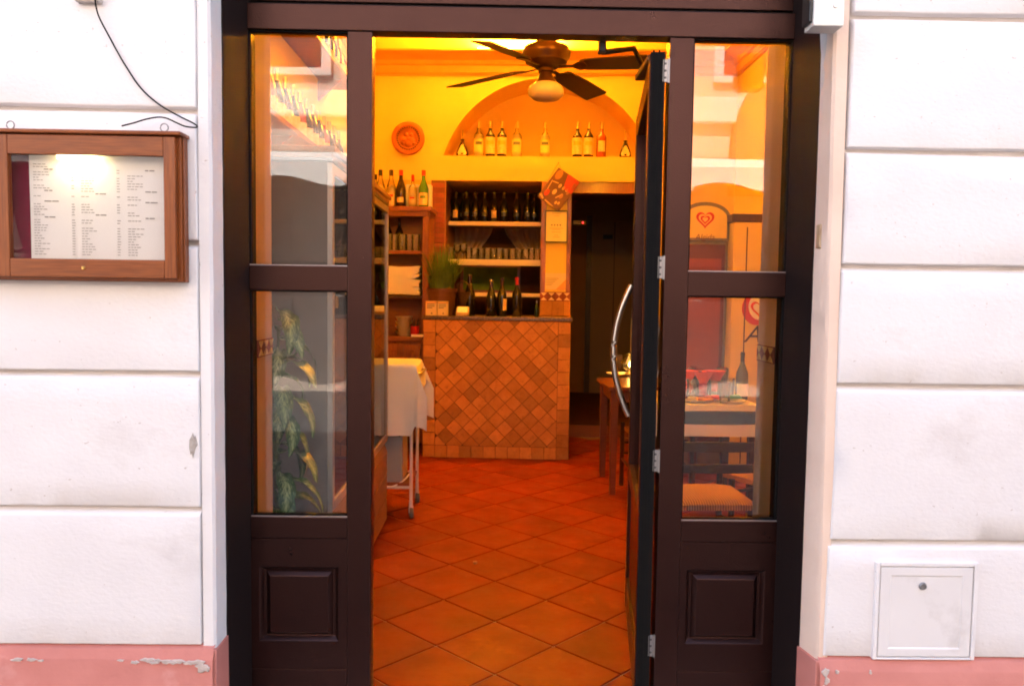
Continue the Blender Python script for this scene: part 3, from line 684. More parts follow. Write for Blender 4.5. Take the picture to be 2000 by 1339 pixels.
# ------------------------------------------------------------------ ceiling fan
fc = UY(1067,122,1.95)
FN = thing('ceiling_fan', 'wooden ceiling fan with brass motor and unlit white globe lamp', 'ceiling fan', fc)
fanm = mat('antique_brass', (.085,.032,.009), .36, metal=.6); blm = mat('fan_blade_wood', (.055,.018,.008), .45, var=(.04,.012,.006), vs=8, stretch=(3,30,30))
M().tube([(0,0,.17),(0,0,ZC-fc.z-.01)], .013, 10).build('down_rod', fanm, FN, smooth='auto')
M().lathe([(.0,0),(.03,0),(.07,.03),(.075,.07),(.07,.075),(0,.075)], n=20).build('ceiling_cup', fanm, FN, smooth='auto', loc=(0,0,ZC-fc.z-.076))
M().lathe([(.0,.215),(.02,.21),(.03,.19),(.062,.185),(.07,.172),(.07,.155),(.056,.14),(.06,.125),(.09,.115),(.125,.10),(.136,.078),(.136,.055),(.122,.036),(.118,.02),(.08,.0),(.055,-.012),(.0,-.012)], n=32).build('motor', fanm, FN, smooth='auto', loc=(0,0,-.022))
M().lathe([(.0,-.030),(.042,-.031),(.046,-.055),(.036,-.058),(.044,-.085),(.056,-.10),(.06,-.115),(.05,-.118),(0,-.118)], n=24).build('lamp_fitter', fanm, FN, smooth='auto')
M().lathe([(.052,-.112),(.066,-.117),(.092,-.135),(.102,-.158),(.098,-.182),(.075,-.203),(.035,-.214),(0,-.216)], n=28).build('globe', mat('opal_glass', (.62,.46,.24), .25), FN, smooth=True)
def blade(tipdir, L):
    m = M(); sh = [(0.0,.045),(.03,.058),(.25,.070),(L-.22,.074),(L-.20,.070),(L-.185,.0)]
    up = [(x,w) for x,w in sh]; poly = up[:-1]+[(x,-w) for x,w in reversed(up[:-1])]
    m.prismz([(x+.19,y) for x,y in poly], -.004, .004); return m.mesh('blade', blm, bevel=.0015)
tips = [(935,77),(885,168),(1172,190),(1268,118)]
for k, (tx, ty) in enumerate(tips):
    q = UZ(tx, ty, fc.z-.012); v = q-Vector(fc); ang = math.atan2(v.y, v.x); L = min(.76, max(.40, v.xy.length))
    b = inst('blade', blade(None, L), FN, (0,0,-.02), rot=(math.radians(-13),0,ang))
    M().prismz([(.07,.014),(.15,.012),(.185,.045),(.215,.040),(.23,.0),(.215,-.040),(.185,-.045),(.15,-.012),(.07,-.014)], -.011, -.0045).build('blade_iron', fanm, b, bevel=.001)

# ================================================================== BOTTLES AND GLASSES
def BL(x, y, z, rz=0): return MB_ @ Matrix.Translation((x,y,z)) @ Matrix.Rotation(rz, 4, 'Z')
PROF = {
 'wine': [(0,0),(.115,.0),(.128,.02),(.128,.50),(.118,.58),(.078,.68),(.048,.76),(.043,.80),(.041,.94),(.048,.945),(.048,.965),(.042,.97),(.042,1.0),(0,1.0)],
 'sparkling': [(0,0),(.13,.0),(.142,.02),(.142,.42),(.130,.52),(.090,.66),(.056,.78),(.046,.88),(.046,.94),(.055,.945),(.055,.965),(.046,.97),(.046,1.0),(0,1.0)],
 'spirit': [(0,0),(.128,0),(.138,.015),(.138,.55),(.128,.61),(.085,.67),(.052,.72),(.046,.80),(.045,.90),(0,.90)],
 'vermouth': [(0,0),(.125,0),(.135,.015),(.135,.45),(.128,.52),(.085,.66),(.055,.76),(.050,.86),(0,.86)],
 'flask': [(0,0),(.17,0),(.215,.05),(.222,.12),(.19,.26),(.12,.44),(.065,.56),(.055,.60),(.07,.61),(.07,.65),(.05,.66),(0,.66)],
}
CAPS = {'wine': [(.0445,.80),(.0435,.938),(.050,.943),(.050,.967),(.044,.972),(.044,1.003),(0,1.003)], 'sparkling': [(.060,.78),(.049,.88),(.048,.94),(.057,.943),(.057,.967),(.049,.975),(.047,1.003),(0,1.003)],
 'spirit': [(.046,.80),(.050,.80),(.048,.90),(.050,.905),(.044,1.0),(0,1.0)], 'vermouth': [(.056,.85),(.058,.855),(.058,.98),(.052,1.0),(0,1.0)], 'flask': [(.0,.66),(.035,.66),(.030,.80),(.022,1.0),(0,1.0)]}
LAB = {'wine': (.15,.40,.9), 'sparkling': (.16,.36,.8), 'spirit': (.12,.50,1.25), 'vermouth': (.10,.40,.9), 'flask': None}
_bc = {}
def bottle(kind, h, body, cap, label, mw, lab, group, labz=None, extra=None, name='bottle', cat='bottle'):
    key = (kind, round(h,3), body.name, cap.name if cap else '', label.name if label else '', labz, extra.name if extra else '')
    if key in _bc: return copy_tree(_bc[key], mat=mw, label=lab)
    t = thing(name, lab, cat, mat=mw, group=group); sy = .55 if kind == 'flask' else 1
    M().lathe([(r*h,z*h) for r,z in PROF[kind]], n=18, sy=sy).build('glass_body', body, t, smooth='auto')
    if body in (clear_g,):
        M().lathe([(0,.02*h)]+[(r*h*.93,z*h) for r,z in PROF[kind] if .01 < z < .62]+[(0,.62*h)], n=16, sy=sy).build('liquid', mat('pale_liquor', (.86,.70,.34), .3, spec=.4) if 'pale_liquor' not in bpy.data.materials else bpy.data.materials['pale_liquor'], t, smooth='auto')
    if cap: M().lathe([(r*h,z*h) for r,z in CAPS[kind]], n=14).build('cap', cap, t, smooth='auto')
    if label:
        if kind == 'flask':
            sh = [(-.14,.06),(.14,.06),(.165,.14),(.11,.28),(.03,.44),(-.03,.44),(-.11,.28),(-.165,.14)]
            M().prism([(x*h,z*h) for x,z in sh], -.118*h, -.108*h).build('label', label, t)
        else:
            za, zb_, aa = labz or LAB[kind]; R_ = PROF[kind][2][0]*h+.0012
            L_ = M().lathe([(R_-.001,za*h),(R_,za*h),(R_,zb_*h),(R_-.001,zb_*h)], n=12, a0=-PI/2-aa, a1=-PI/2+aa).build('label', label, t, smooth='auto')
            if extra: M().lathe([(R_+.0006,(za+(zb_-za)*.55)*h),(R_+.0006,(za+(zb_-za)*.78)*h)], n=10, a0=-PI/2-aa*.6, a1=-PI/2+aa*.6).build('label_print', extra, L_, fix=False)
    _bc[key] = t; return t
TG = M().lathe([(0,.004),(.027,.004),(.030,.012),(.036,.115),(.0375,.118),(.038,.115),(.0325,.01),(.029,0),(0,0)], n=16).mesh('tumbler', thin_g, smooth='auto')
SG = M().lathe([(.0,.003),(.030,.002),(.032,.0),(.006,.006),(.005,.06),(.012,.068),(.030,.085),(.036,.11),(.033,.15),(.0318,.15),(.034,.11),(.028,.088),(0,.074)], n=16).mesh('stem_glass', thin_g, smooth='auto')

# niche bottles
N = [(903,'flask',.245,cola,brass,labelc,'dark teardrop flask in the arched niche, leftmost of its bottles'),
 (935,'spirit',.325,clear_g,goldf,labely,'clear bottle with yellow label just right of the left flask'),
 (957.5,'spirit',.325,cola,goldf,labelc,'dark liqueur bottle beside the first clear bottle in the niche'),
 (980,'spirit',.325,cola,goldf,labelc,'dark liqueur bottle left of the second clear bottle in niche'),
 (1009,'spirit',.325,clear_g,goldf,labely,'clear yellow labelled bottle left of the gap at middle of niche'),
 (1064,'spirit',.325,clear_g,goldf,labely,'clear yellow labelled bottle standing alone under the fan lamp'),
 (1127,'spirit',.325,cola,goldf,labelc,'left of two dark liqueur bottles at right side of niche'),
 (1149,'spirit',.325,cola,goldf,labelc,'dark liqueur bottle next to the amber bottle in niche'),
 (1174,'spirit',.325,amber,goldf,labelc,'amber red bottle with oval cream label in the niche'),
 (1221,'flask',.245,cola,brass,labelc,'dark teardrop flask at right end of the arched niche'),
 (1262,'spirit',.30,amber,goldf,labelc,'amber bottle seen through the glass of open door leaf')]
for px, kd, h, bd, cp, lb_, lab in N:
    x, z = UB(px, 305, .07)
    bottle(kd, h, bd, cp, lb_, BL(x,.07,zS+.0005), lab, 'bottles in the arched niche', labz=(.08,.54,1.3) if bd is cola and kd == 'spirit' else ((.16,.46,.75) if bd is amber else None), extra=ink if lb_ is labely else (goldf if bd is cola and kd == 'spirit' else None))
# terracotta plate on the wall
x, z = UB(797,270,-.02)
PT = thing('wall_plate', 'round terracotta relief plate hung on yellow back wall', 'plate', mat=BL(x,-.004,z))
tp = mat('terracotta_relief', (.42,.115,.035), .6, var=(.36,.09,.028), vs=20, bump=.3, bs=60)
o = M().lathe([(0,.004),(.086,.004),(.090,.010),(.108,.010),(.111,.02),(.140,.024),(.150,.018),(.152,.006),(.146,0),(0,0)], n=40).build('rim', tp, PT, smooth='auto'); o.rotation_euler = (PI/2,0,0)
m = M()
for k in range(30):
    a = 2*PI*k/30; m.lathe([(.0075,0),(.006,.006),(0,.009)], c=(.099*math.cos(a),.099*math.sin(a),.010), n=8)
o = m.build('beading', mat('dark_glaze', (.09,.022,.008), .5), PT, smooth=True); o.rotation_euler = (PI/2,0,0)
m = M()
for (x_,z_,r) in ((-.02,.035,.022),(.026,.03,.02),(-.03,-.01,.032),(.03,-.015,.03),(0,-.045,.036),(-.05,-.04,.02),(.052,-.045,.018),(0,.0,.024)): m.lathe([(r,0),(r*.8,.007),(r*.4,.011),(0,.012)], c=(x_,z_,.004), n=10)
o = m.build('relief_figures', tp, PT, smooth=True); o.rotation_euler = (PI/2,0,0)

# ------------------------------------------------------------------ bar shelves in the recess
shelf_m = mat('white_shelf_edge', (.72,.62,.48), .5)
def rshelf(py, t, lab, y0=.20, xa=None):
    z = UB(960,py,y0)[1]; xs = xa or (rx0+.013)
    s = thing('bar_shelf', lab, 'shelf', mat=BL(0,y0,z), group='shelves in the bar recess')
    M().box(xs,rx1-.013,.012,.40,-.02,0).build('shelf_board', wood, s)
    M().box(xs,rx1-.013,0,.0118,-t,.006).build('shelf_edge', shelf_m, s, bevel=.003)
    return z
z1s = rshelf(434,.034,'upper bar shelf with pale edge under the dark wine bottles'); z2s = rshelf(508,.05,'middle bar shelf with pale edge carrying the glasses'); z3s = rshelf(573,.03,'lowest bar shelf with pale edge behind counter bottles')
for k, (px, yl, hl) in enumerate(((878,.40,0),(890,.33,1),(904,.42,0),(911,.33,0),(928,.33,0),(946,.33,0),(965,.33,1),(984,.33,0),(1009,.33,0),(1030,.33,0),(1043,.40,0))):
    x = UB(px,434,yl)[0]
    nth = ['leftmost','second','third','fourth','fifth','sixth','seventh','eighth','ninth','tenth','rightmost'][k]
    bottle('sparkling', .298, wine, cola, labelc if hl else (darkm), BL(x,yl,z1s+.0005), f'dark wine bottle on upper bar shelf, {nth} of eleven', 'wine bottles on the bar shelf', labz=(.16,.40,.55) if hl else (.22,.34,.5))
r_ = random.Random(21)
gx = [(880,0),(893,1),(905,1),(916,0),(926,0),(940,0),(952,0),(964,0),(975,0),(988,0),(1001,0),(1013,0),(1027,0),(1038,0),(1049,0)]
for k, (px, st) in enumerate(gx):
    yl = .30+.05*(k % 2); x = UB(px,508,yl)[0]
    tag(inst('stem_glass' if st else 'tumbler', SG if st else TG, None), f"{'stemmed glass' if st else 'drinking glass'} on middle bar shelf, {ORD[k]} from the left", 'glass', 'glasses on the bar shelf').matrix_world = BL(x,yl,z2s+.0005)

# ------------------------------------------------------------------ counter faced with stone tiles
YC = -.60
cx0, cz0 = UB(825,890,YC)[0], 0; cx1 = UB(1112,800,YC)[0]; czt = UB(970,626,YC)[1]
CT = thing('bar_counter', 'bar counter clad in diamond laid stone tiles with granite top', 'counter', mat=MB_ @ Matrix.Translation((cx0,YC,0)))
cw = cx1-cx0; th = .008
M().box(.004,cw-.004,th,.58,0,czt).build('counter_core', tgrout, CT)
M().box(-.014,cw+.016,-.018,.585,czt+.0005,czt+.034).build('granite_top', granite, CT, bevel=.006, seg=2)
def tpiece(poly, nm='stone_tile', dy=0):
    n = len(poly); cx_ = sum(p[0] for p in poly)/n; cy_ = sum(p[1] for p in poly)/n; m = M(); k = .95
    m.v = [(x-cx_,th-.001,y-cy_) for x,y in poly]+[(x-cx_,.0012+dy,y-cy_) for x,y in poly]+[((x-cx_)*k,dy-.0012,(y-cy_)*k) for x,y in poly]
    for q in (0,n): m.f += [(q+i,q+(i+1)%n,q+n+(i+1)%n,q+n+i) for i in range(n)]
    m.f.append(tuple(range(2*n,3*n)))
    return m.build(nm, trav, CT, loc=(cx_,0,cy_))
r_ = random.Random(9); cwid = .105; g = .0016
def jit(p): return [(x+r_.uniform(-.0012,.0012), z+r_.uniform(-.0012,.0012)) for x,z in p]
nr = 11; rh = czt/nr
for side in (0,1):
    xa = g if side == 0 else cw-cwid+g; xb = xa+cwid-2*g
    for k in range(nr): tpiece(jit([(xa,k*rh+g),(xb,k*rh+g),(xb,(k+1)*rh-g),(xa,(k+1)*rh-g)]), dy=r_.uniform(-.0012,.0012))
fw = cw-2*cwid; nb = 10; bwid = fw/nb; bh = .104
for k in range(nb): tpiece(jit([(cwid+k*bwid+g,g),(cwid+(k+1)*bwid-g,g),(cwid+(k+1)*bwid-g,bh-g),(cwid+k*bwid+g,bh-g)]), dy=r_.uniform(-.0012,.0012))
dg = .1440; hdg = dg/2-.0024
for i in range(-1, 18):
    for j in range(-1, 18):
        if (i+j) % 2: continue
        x, z = cwid+.02+i*dg/2, bh+.01+j*dg/2
        c = [(x+hdg,z),(x,z+hdg),(x-hdg,z),(x,z-hdg)]
        for a_, b_, c_ in ((-1,0,-(cwid+g)),(1,0,cwid+fw-g),(0,-1,-(bh+g)),(0,1,czt-g)):
            c = clip(c, a_, b_, c_)
            if len(c) < 3: break
        if len(c) < 3: continue
        ar = abs(sum(c[q][0]*c[(q+1)%len(c)][1]-c[(q+1)%len(c)][0]*c[q][1] for q in range(len(c))))/2
        if ar > .0004: tpiece(c, dy=r_.uniform(-.0014,.0014))
ctop = czt+.0345
# tiles on the foot of the pillar, above the counter
tx0, tx1 = rx1-.012, dx0+.012; tz = UB(1085,570,-.03)[1]
M().box(tx0,tx1,-.022,-.0005,ctop-.3,tz).build('tile_bed', tgrout, wb_o)
s_ = (tx1-tx0)/4
for k in range(4):
    tt = M().box(tx0+k*s_+.001,tx0+(k+1)*s_-.001,-.028,-.0222,tz-s_-.012,tz-.002).build('border_tile', redbrick, wb_o)
    t2 = M().prism([(tx0+k*s_+.006,tz-.008),(tx0+(k+.5)*s_,tz-.5*s_-.002),(tx0+(k+1)*s_-.006,tz-.008)],-.0305,-.0282)
    t2.prism([(tx0+k*s_+.006,tz-s_-.006),(tx0+(k+1)*s_-.006,tz-s_-.006),(tx0+(k+.5)*s_,tz-.5*s_-.012)],-.0305,-.0282).build('triangle_inlay', labelc, tt)
nz_ = 2; s3 = (tx1-tx0)/2.5
for k, (a_, b_) in enumerate(((0,.4),(.4,.78),(.78,1.0))):
    M().box(tx0+a_*(tx1-tx0)+.0015,tx0+b_*(tx1-tx0)-.0015,-.028,-.0222,ctop+.002,tz-s_-.015).build('stone_tile', trav, wb_o, bevel=.0015)
# ------------------------------------------------------------------ on the pillar
def bp(px, py, y=0.0): return UB(px, py, y)
fx0, fz1 = bp(1065,411,-.01); fx1, fz0 = bp(1108,474,-.01)
CE = thing('framed_certificate', 'framed certificate with row of dark stars on pillar', 'certificate', mat=BL(fx0,-.0105,fz0))
w_, h_ = fx1-fx0, fz1-fz0
for q in ((0,w_,0,.009),(0,w_,h_-.009,h_),(0,.009,.0095,h_-.0095),(w_-.009,w_,.0095,h_-.0095)): M().box(q[0],q[1],-.016,0,q[2],q[3]).build('frame_bar', blackm, CE)
sh_ = M().box(.0092,w_-.0092,-.006,0,.0092,h_-.0092).build('certificate_sheet', mat('certificate_paper', (.78,.66,.34), .7), CE)
m = M()
for k in range(4):
    cx_ = w_*.30+k*w_*.125; m.add([(cx_+(.011 if i%2==0 else .005)*math.sin(2*PI*i/10), -.0068, h_*.545+(.011 if i%2==0 else .005)*math.cos(2*PI*i/10)) for i in range(10)], [tuple(range(10))])
m.build('stars', ink, sh_, fix=False)
m = M()
for zf, wf in ((.90,.40),(.83,.25),(.44,.62),(.40,.34),(.32,.4),(.22,.18),(.16,.3)): m.add([(w_*(.5-wf/2),-.0068,h_*zf),(w_*(.5+wf/2),-.0068,h_*zf),(w_*(.5+wf/2),-.0068,h_*zf+.004),(w_*(.5-wf/2),-.0068,h_*zf+.004)], [(0,1,2,3)])
m.build('printed_text', mat('faint_ink', (.42,.33,.17), .8), sh_, fix=False)
fx0, fz1 = bp(1062,533,-.005); fx1, fz0 = bp(1109,566,-.005)
FY = thing('paper_notice', 'cream paper notice with orange corner pinned low on pillar', 'notice', mat=BL(fx0,-.002,fz0)); w_, h_ = fx1-fx0, fz1-fz0
M().box(0,w_,-.002,0,0,h_).build('sheet', mat('notice_paper', (.78,.60,.33), .7), FY)
M().prism([(w_*.5,.002),(w_-.002,.002),(w_-.002,h_*.75)],-.0032,-.0022).build('orange_corner', mat('orange_print', (.72,.36,.14), .7), FY)
m = M()
for k in range(5): m.box(.02,w_*(.62-.07*k),-.003,-.0022,h_*(.66-.10*k),h_*(.66-.10*k)+.006)
m.build('printed_text', bpy.data.materials['faint_ink'], FY)
# crooked picture hung from a nail by a string
Yp = -.045
A, B_, C_, D_ = [Vector((*bp(x,y,Yp),)) for x,y in ((1091,327),(1134,356),(1092,412),(1049,384))]
A, B_, C_, D_ = [Vector((v[0],Yp,v[1])) for v in (A,B_,C_,D_)]
PC = thing('hanging_picture', 'small crooked poster of figures hung by string from a nail', 'poster', mat=MB_)
nrm = Vector((0,1,0))
M().hexa([A,B_,C_,D_],[v+nrm*.010 for v in (A,B_,C_,D_)]).build('board', mat('poster_print', (.16,.055,.02), .5, var=(.10,.03,.012), vs=9), PC)
def qd(u,v): return A+(B_-A)*u+(D_-A)*v - nrm*.0012
def patch(nm, us, m_): mm = M(); mm.add([qd(*p_) for p_ in us], [tuple(range(len(us)))]); mm.build(nm, m_, PC, fix=False)
pr, pc_, py_ = mat('print_red', (.50,.03,.012), .5), mat('print_cream', (.66,.42,.16), .5), mat('print_tan', (.40,.17,.05), .5)
patch('printed_area', [(.45,.02),(.98,.02),(.98,.42),(.62,.42)], pr); patch('printed_area', [(.82,.12),(.95,.12),(.95,.3),(.82,.3)], py_)
for (u,v,r,mm_) in ((.18,.16,.13,py_),(.46,.40,.055,pc_),(.62,.40,.05,pc_),(.76,.40,.045,pc_),(.85,.45,.05,py_),(.42,.62,.075,pc_),(.72,.62,.07,py_),(.70,.85,.045,pc_),(.8,.82,.04,pc_),(.2,.75,.09,pr)):
    patch('printed_figure', [(u+r*math.cos(2*PI*i/10), v+r*1.2*math.sin(2*PI*i/10)) for i in range(10)], mm_)
for u0,v0,u1,v1,wd in ((.10,.38,.16,.78,.03),(.14,.40,.36,.36,.03),(.02,.86,.22,.95,.05),(.30,.95,.70,.99,.04),(.58,.75,.72,.55,.04)):
    dx_, dy_ = v1-v0, -(u1-u0); l_ = math.hypot(dx_,dy_); dx_, dy_ = dx_/l_*wd/2, dy_/l_*wd/2
    patch('printed_figure', [(u0+dx_,v0+dy_),(u1+dx_,v1+dy_),(u1-dx_,v1-dy_),(u0-dx_,v0-dy_)], pc_)
nx_, nz__ = bp(1091,318,-.02); nl = Vector((nx_,-.02,nz__))
M().tube([nl+Vector((0,.018,0)),nl-Vector((0,.01,0))], .004, 8).build('nail', darkm, PC)
M().tube([D_+(A-D_)*.35+nrm*.004, nl, A+(B_-A)*.1+nrm*.004], .0022, 5).build('string', py_, PC)

# ------------------------------------------------------------------ on the counter
def onc(px, py, yl): return UB(px, py, yl)[0]
x = onc(862,612,-.40)
PP = thing('potted_grass', 'bushy grass plant in brown pot at left end of counter', 'potted plant', mat=BL(x,-.38,ctop))
M().lathe([(0,0),(.098,0),(.102,.01),(.128,.205),(.136,.208),(.136,.232),(.126,.232),(.12,.20),(0,.19)], n=28).build('pot', mat('pot_clay', (.12,.035,.016), .5, var=(.09,.025,.012), vs=12), PP, smooth='auto')
m = M(); r_ = random.Random(4)
for k in range(430):
    a = r_.uniform(0,2*PI); rr = .10*math.sqrt(r_.random()); L = r_.uniform(.18,.46); lean = r_.uniform(.05,.75)*(.35+rr*7); wdt = r_.uniform(.003,.0058)
    d = Vector((math.cos(a+r_.uniform(-.6,.6)), math.sin(a+r_.uniform(-.6,.6)),0)); p0 = Vector((rr*math.cos(a),rr*math.sin(a),.19)); sd_ = Vector((-d.y,d.x,0))
    P = [p0+d*(L*.75*lean*(t**1.7))+Vector((0,0,L*(t-.42*lean*t*t))) for t in (0,.25,.5,.75,1)]
    b = len(m.v)
    for i, p_ in enumerate(P): w2 = wdt*(1,1,.85,.6,.08)[i]; m.v += [tuple(p_-sd_*w2), tuple(p_+sd_*w2)]
    for i in range(4): m.f.append((b+2*i,b+2*i+1,b+2*i+3,b+2*i+2))
o = m.build('grass_blades', mat('grass_leaf', (.10,.19,.035), .5, var=(.06,.12,.02), vs=10), PP, fix=False); o['kind'] = 'stuff'
for k, (pa, pb, lab) in enumerate(((831,853,'left cream card box in front of the potted grass'),(854,875,'right cream card box in front of the potted grass'))):
    xa, xb = onc(pa,612,-.55), onc(pb,612,-.55); bt = UB(850,588,-.55)[1]-ctop
    t = thing('card_box', lab, 'box', mat=BL(xa,-.55,ctop+.0005), group='card boxes on the counter')
    M().box(.001,xb-xa-.001,0,.045,0,bt).build('carton', mat('carton_cream', (.74,.58,.30), .7) if k == 0 else bpy.data.materials['carton_cream'], t, bevel=.001)
    mm = M()
    for zf in (.75,.62,.5): mm.box(.012,(xb-xa)*(.8 if zf > .55 else .6),-.0012,-.0002,bt*zf,bt*zf+.007)
    mm.prism([((xb-xa)*.45,.012),((xb-xa)*.65,.012),((xb-xa)*.55,.028)],-.0012,-.0002); mm.build('printed_text', ink, t)
    M().box(.002,xb-xa-.002,-.0012,-.0002,bt*.86,bt*.95).build('orange_band', bpy.data.materials['orange_print'], t)
xa, xb = onc(890,612,-.52), onc(915,612,-.52)
t = thing('card_stand', 'low sloping cream card stand between plant pot and bottles', 'card stand', mat=BL(xa,-.52,ctop+.0005))
M().hexa([(0,0,0),(xb-xa,0,0),(xb-xa,.07,0),(0,.07,0)],[(0,.0,.022),(xb-xa,.0,.022),(xb-xa,.07,.075),(0,.07,.075)]).build('stand_body', mat('stand_tan', (.55,.36,.18), .6), t, bevel=.002)
M().hexa([(.01,.004,.028),(xb-xa-.01,.004,.028),(xb-xa-.01,.062,.073),(.01,.062,.073)],[(.01,.004,.031),(xb-xa-.01,.004,.031),(xb-xa-.01,.062,.076),(.01,.062,.076)]).build('top_card', paper, t)
for px, kd, h, cp, lb_, lab, lz in ((959,'sparkling',.315,cola,None,'plain dark sloping wine bottle on the counter',None),(980,'wine',.33,cola,labelc,'dark wine bottle with side label on counter, middle one',(.15,.45,.55)),(1009,'wine',.335,redc,None,'tall dark bottle with red cap on counter',None)):
    bottle(kd, h, wine, cp, lb_, BL(onc(px,614,-.42),-.42,ctop+.0005, .8 if px == 980 else 0), lab, 'bottles on the counter', labz=lz)
bottle('sparkling', .36, wine, cola, None, BL(onc(917,600,-.22),-.22,ctop+.0005), 'dark bottle standing behind the card stand near the plant', 'bottles on the counter')
bottle('vermouth', .135, mat('dark_green_glass', (.012,.03,.012), .15), zinc, None, BL(onc(1048,614,-.45),-.45,ctop+.0005), 'little dark green bottle at right end of counter', 'bottles on the counter')
q = onc(903,590,-.30); t = thing('wine_basket', 'small dark wicker pouring basket beside the potted grass', 'basket', mat=BL(q,-.26,ctop+.0005))
M().lathe([(.05,0),(.055,.01),(.035,.04),(.03,.10),(.06,.16),(.075,.20),(.072,.20),(.055,.16),(.02,.10),(0,.04)], n=18).build('basket_body', dkwood, t, smooth='auto')
M().tube([(-.07,0,.20),(-.05,0,.27),(0,0,.30),(.05,0,.27),(.07,0,.20)], .006, 7).build('basket_handle', dkwood, t, smooth=True)

# ------------------------------------------------------------------ wooden shelf unit left of the counter
YU = -.34
ux0, ux1 = -1.72, UB(843,405,YU)[0]
uz = lambda py: UB(800,py,YU)[1]
U = thing('shelf_unit', 'reddish wooden shelf unit with cupboard left of the tiled counter', 'shelf unit', mat=BL(0,YU,0))
zt_ = uz(403)
M().box(ux0,ux1,-.02,.33,zt_-.042,zt_).build('top_board', wood, U, bevel=.006, seg=2)
M().box(ux0,ux1-.03,-.0,.03,zt_-.085,zt_-.0425).build('top_rail', wood, U, bevel=.003)
px1 = UB(825,500,YU)[0]
M().box(px1,ux1-.022,.0,.05,.0,zt_-.0855).build('upright', woodv, U, bevel=.003); M().box(ux0,ux0+.05,.0,.05,0,zt_-.0855).build('upright', woodv, U)
M().box(px1+.02,ux1-.022,.0505,.33,0,zt_-.0425).build('side_panel', woodv, U)
M().box(ux0,ux1-.022,.331,.338,0,zt_-.042).build('back_panel', wood, U)
zs1 = uz(489); M().box(ux0+.05,px1-.0005,.02,.33,zs1-.03,zs1).build('shelf_board', wood, U, bevel=.002)
zs2 = uz(577); M().box(ux0+.05,px1-.0005,.03,.33,zs2-.025,zs2).build('shelf_board', dkwood, U, bevel=.002)
zs3 = uz(657); M().box(ux0+.05,px1+.012,-.03,.33,zs3-.04,zs3).build('cupboard_top', wood, U, bevel=.004)
M().box(ux0+.05,px1-.0005,.012,.03,.10,zs3-.0405).build('cupboard_front', woodv, U)
for a_, b_ in ((-1.62,-1.23),(-1.22,px1-.01)):
    M().rings([(a_,b_,.14,zs3-.07,.0115),(a_,b_,.14,zs3-.07,-.004),(a_+.05,b_-.05,.20,zs3-.12,-.004),(a_+.065,b_-.065,.215,zs3-.135,.004)]).build('cupboard_door', woodv, U)
for px, kd, h, bd, cp, lb_, lab, lz, ex in ((733,'vermouth',.285,clear_g,cola,None,'clear bottle half hidden behind the fridge top',None,None),(743,'vermouth',.325,clear_g,cola,None,'clear bottle with brown cap, second from the fridge',None,None),(764,'vermouth',.325,clear_g,cola,labelc,'clear vermouth bottle with brown cap beside the dark red capped one',(.10,.40,.9),redc),(783,'vermouth',.325,cola,redc,labelc,'dark vermouth bottle with red cap on shelf unit',(.12,.26,.7),None),(806,'spirit',.285,clear_g,redc,labelc,'small clear bottle in front of white carton on shelf unit',(.12,.36,.9),redc),(827,'vermouth',.325,greeng,redc,labelc,'green bottle with red cap at right end of shelf unit',(.06,.38,1.0),greeng)):
    yy = YU+.09; bottle(kd, h, bd, cp, lb_, BL(UB(px,402,yy)[0],yy,zt_+.0005), lab, 'bottles on the shelf unit', labz=lz, extra=ex)
xa, xb = UB(793,380,YU+.2)[0], UB(842,380,YU+.2)[0]; t = thing('carton', 'white carton behind bottles on top of shelf unit', 'box', mat=BL(xa,YU+.19,zt_+.0005))
M().box(0,(xb-xa)*.48,0,.10,0,.215).build('carton_half', paper, t, bevel=.001); M().box((xb-xa)*.52,xb-xa,0,.10,0,.215).build('carton_half', paper, t, bevel=.001); M().box((xb-xa)*.48,(xb-xa)*.52,.02,.10,0,.2).build('carton_core', paper, t)
for px, nm in ((758,'left'),(780,'right')): bottle('wine', .30, wine, cola, None, BL(UB(px,488,YU+.24)[0],YU+.24,zs1+.0005), f'dark bottle behind glasses inside shelf unit, {nm} one', 'dark bottles in the shelf unit')
for k, px in enumerate((759,771,786,800,812)):
    yy = YU+.10+.03*(k % 2); tag(inst('tumbler', TG), f'drinking glass inside shelf unit, {ORD[k]} from the fridge', 'glass', 'glasses in the shelf unit').matrix_world = BL(UB(px,488,yy)[0],yy,zs1+.0005) @ Matrix.Diagonal((1,1,1.25,1))
# stack of folded cloths
r_ = random.Random(2); za = zs2
for k in range(7):
    xa, xb = UB(752,560,YU+.05)[0]-.04, UB(822,560,YU+.05)[0]; hh = .034
    def fn(u, v, k=k):
        a_ = 2*PI*u; sx = (abs(math.cos(a_))**.35)*(1 if math.cos(a_) >= 0 else -1); sz = (abs(math.sin(a_))**.5)*(1 if math.sin(a_) >= 0 else -1)
        wv = noise.noise(Vector((sx*2, k, v*3)))*.010 + (.018*(abs(sx)**3) if k > 3 else -.006*abs(sx)**3)
        return ((xa+xb)/2+(xb-xa)/2*sx*(1-.03*(k % 3)), .02+v*.24, za+hh*.5+hh*.52*sz+wv)
    m = M().grid(fn, 36, 6); n = 37
    m.f.append(tuple(range(36))); o = m.build('folded_cloth', cloth, smooth='auto'); o.matrix_world = BL(0,YU,.012)
    tag(o, f"folded white cloth in the shelf unit, {['bottom','second','third','fourth','fifth','sixth','top'][k]} of the stack", 'cloth', 'stack of folded cloths'); za += hh
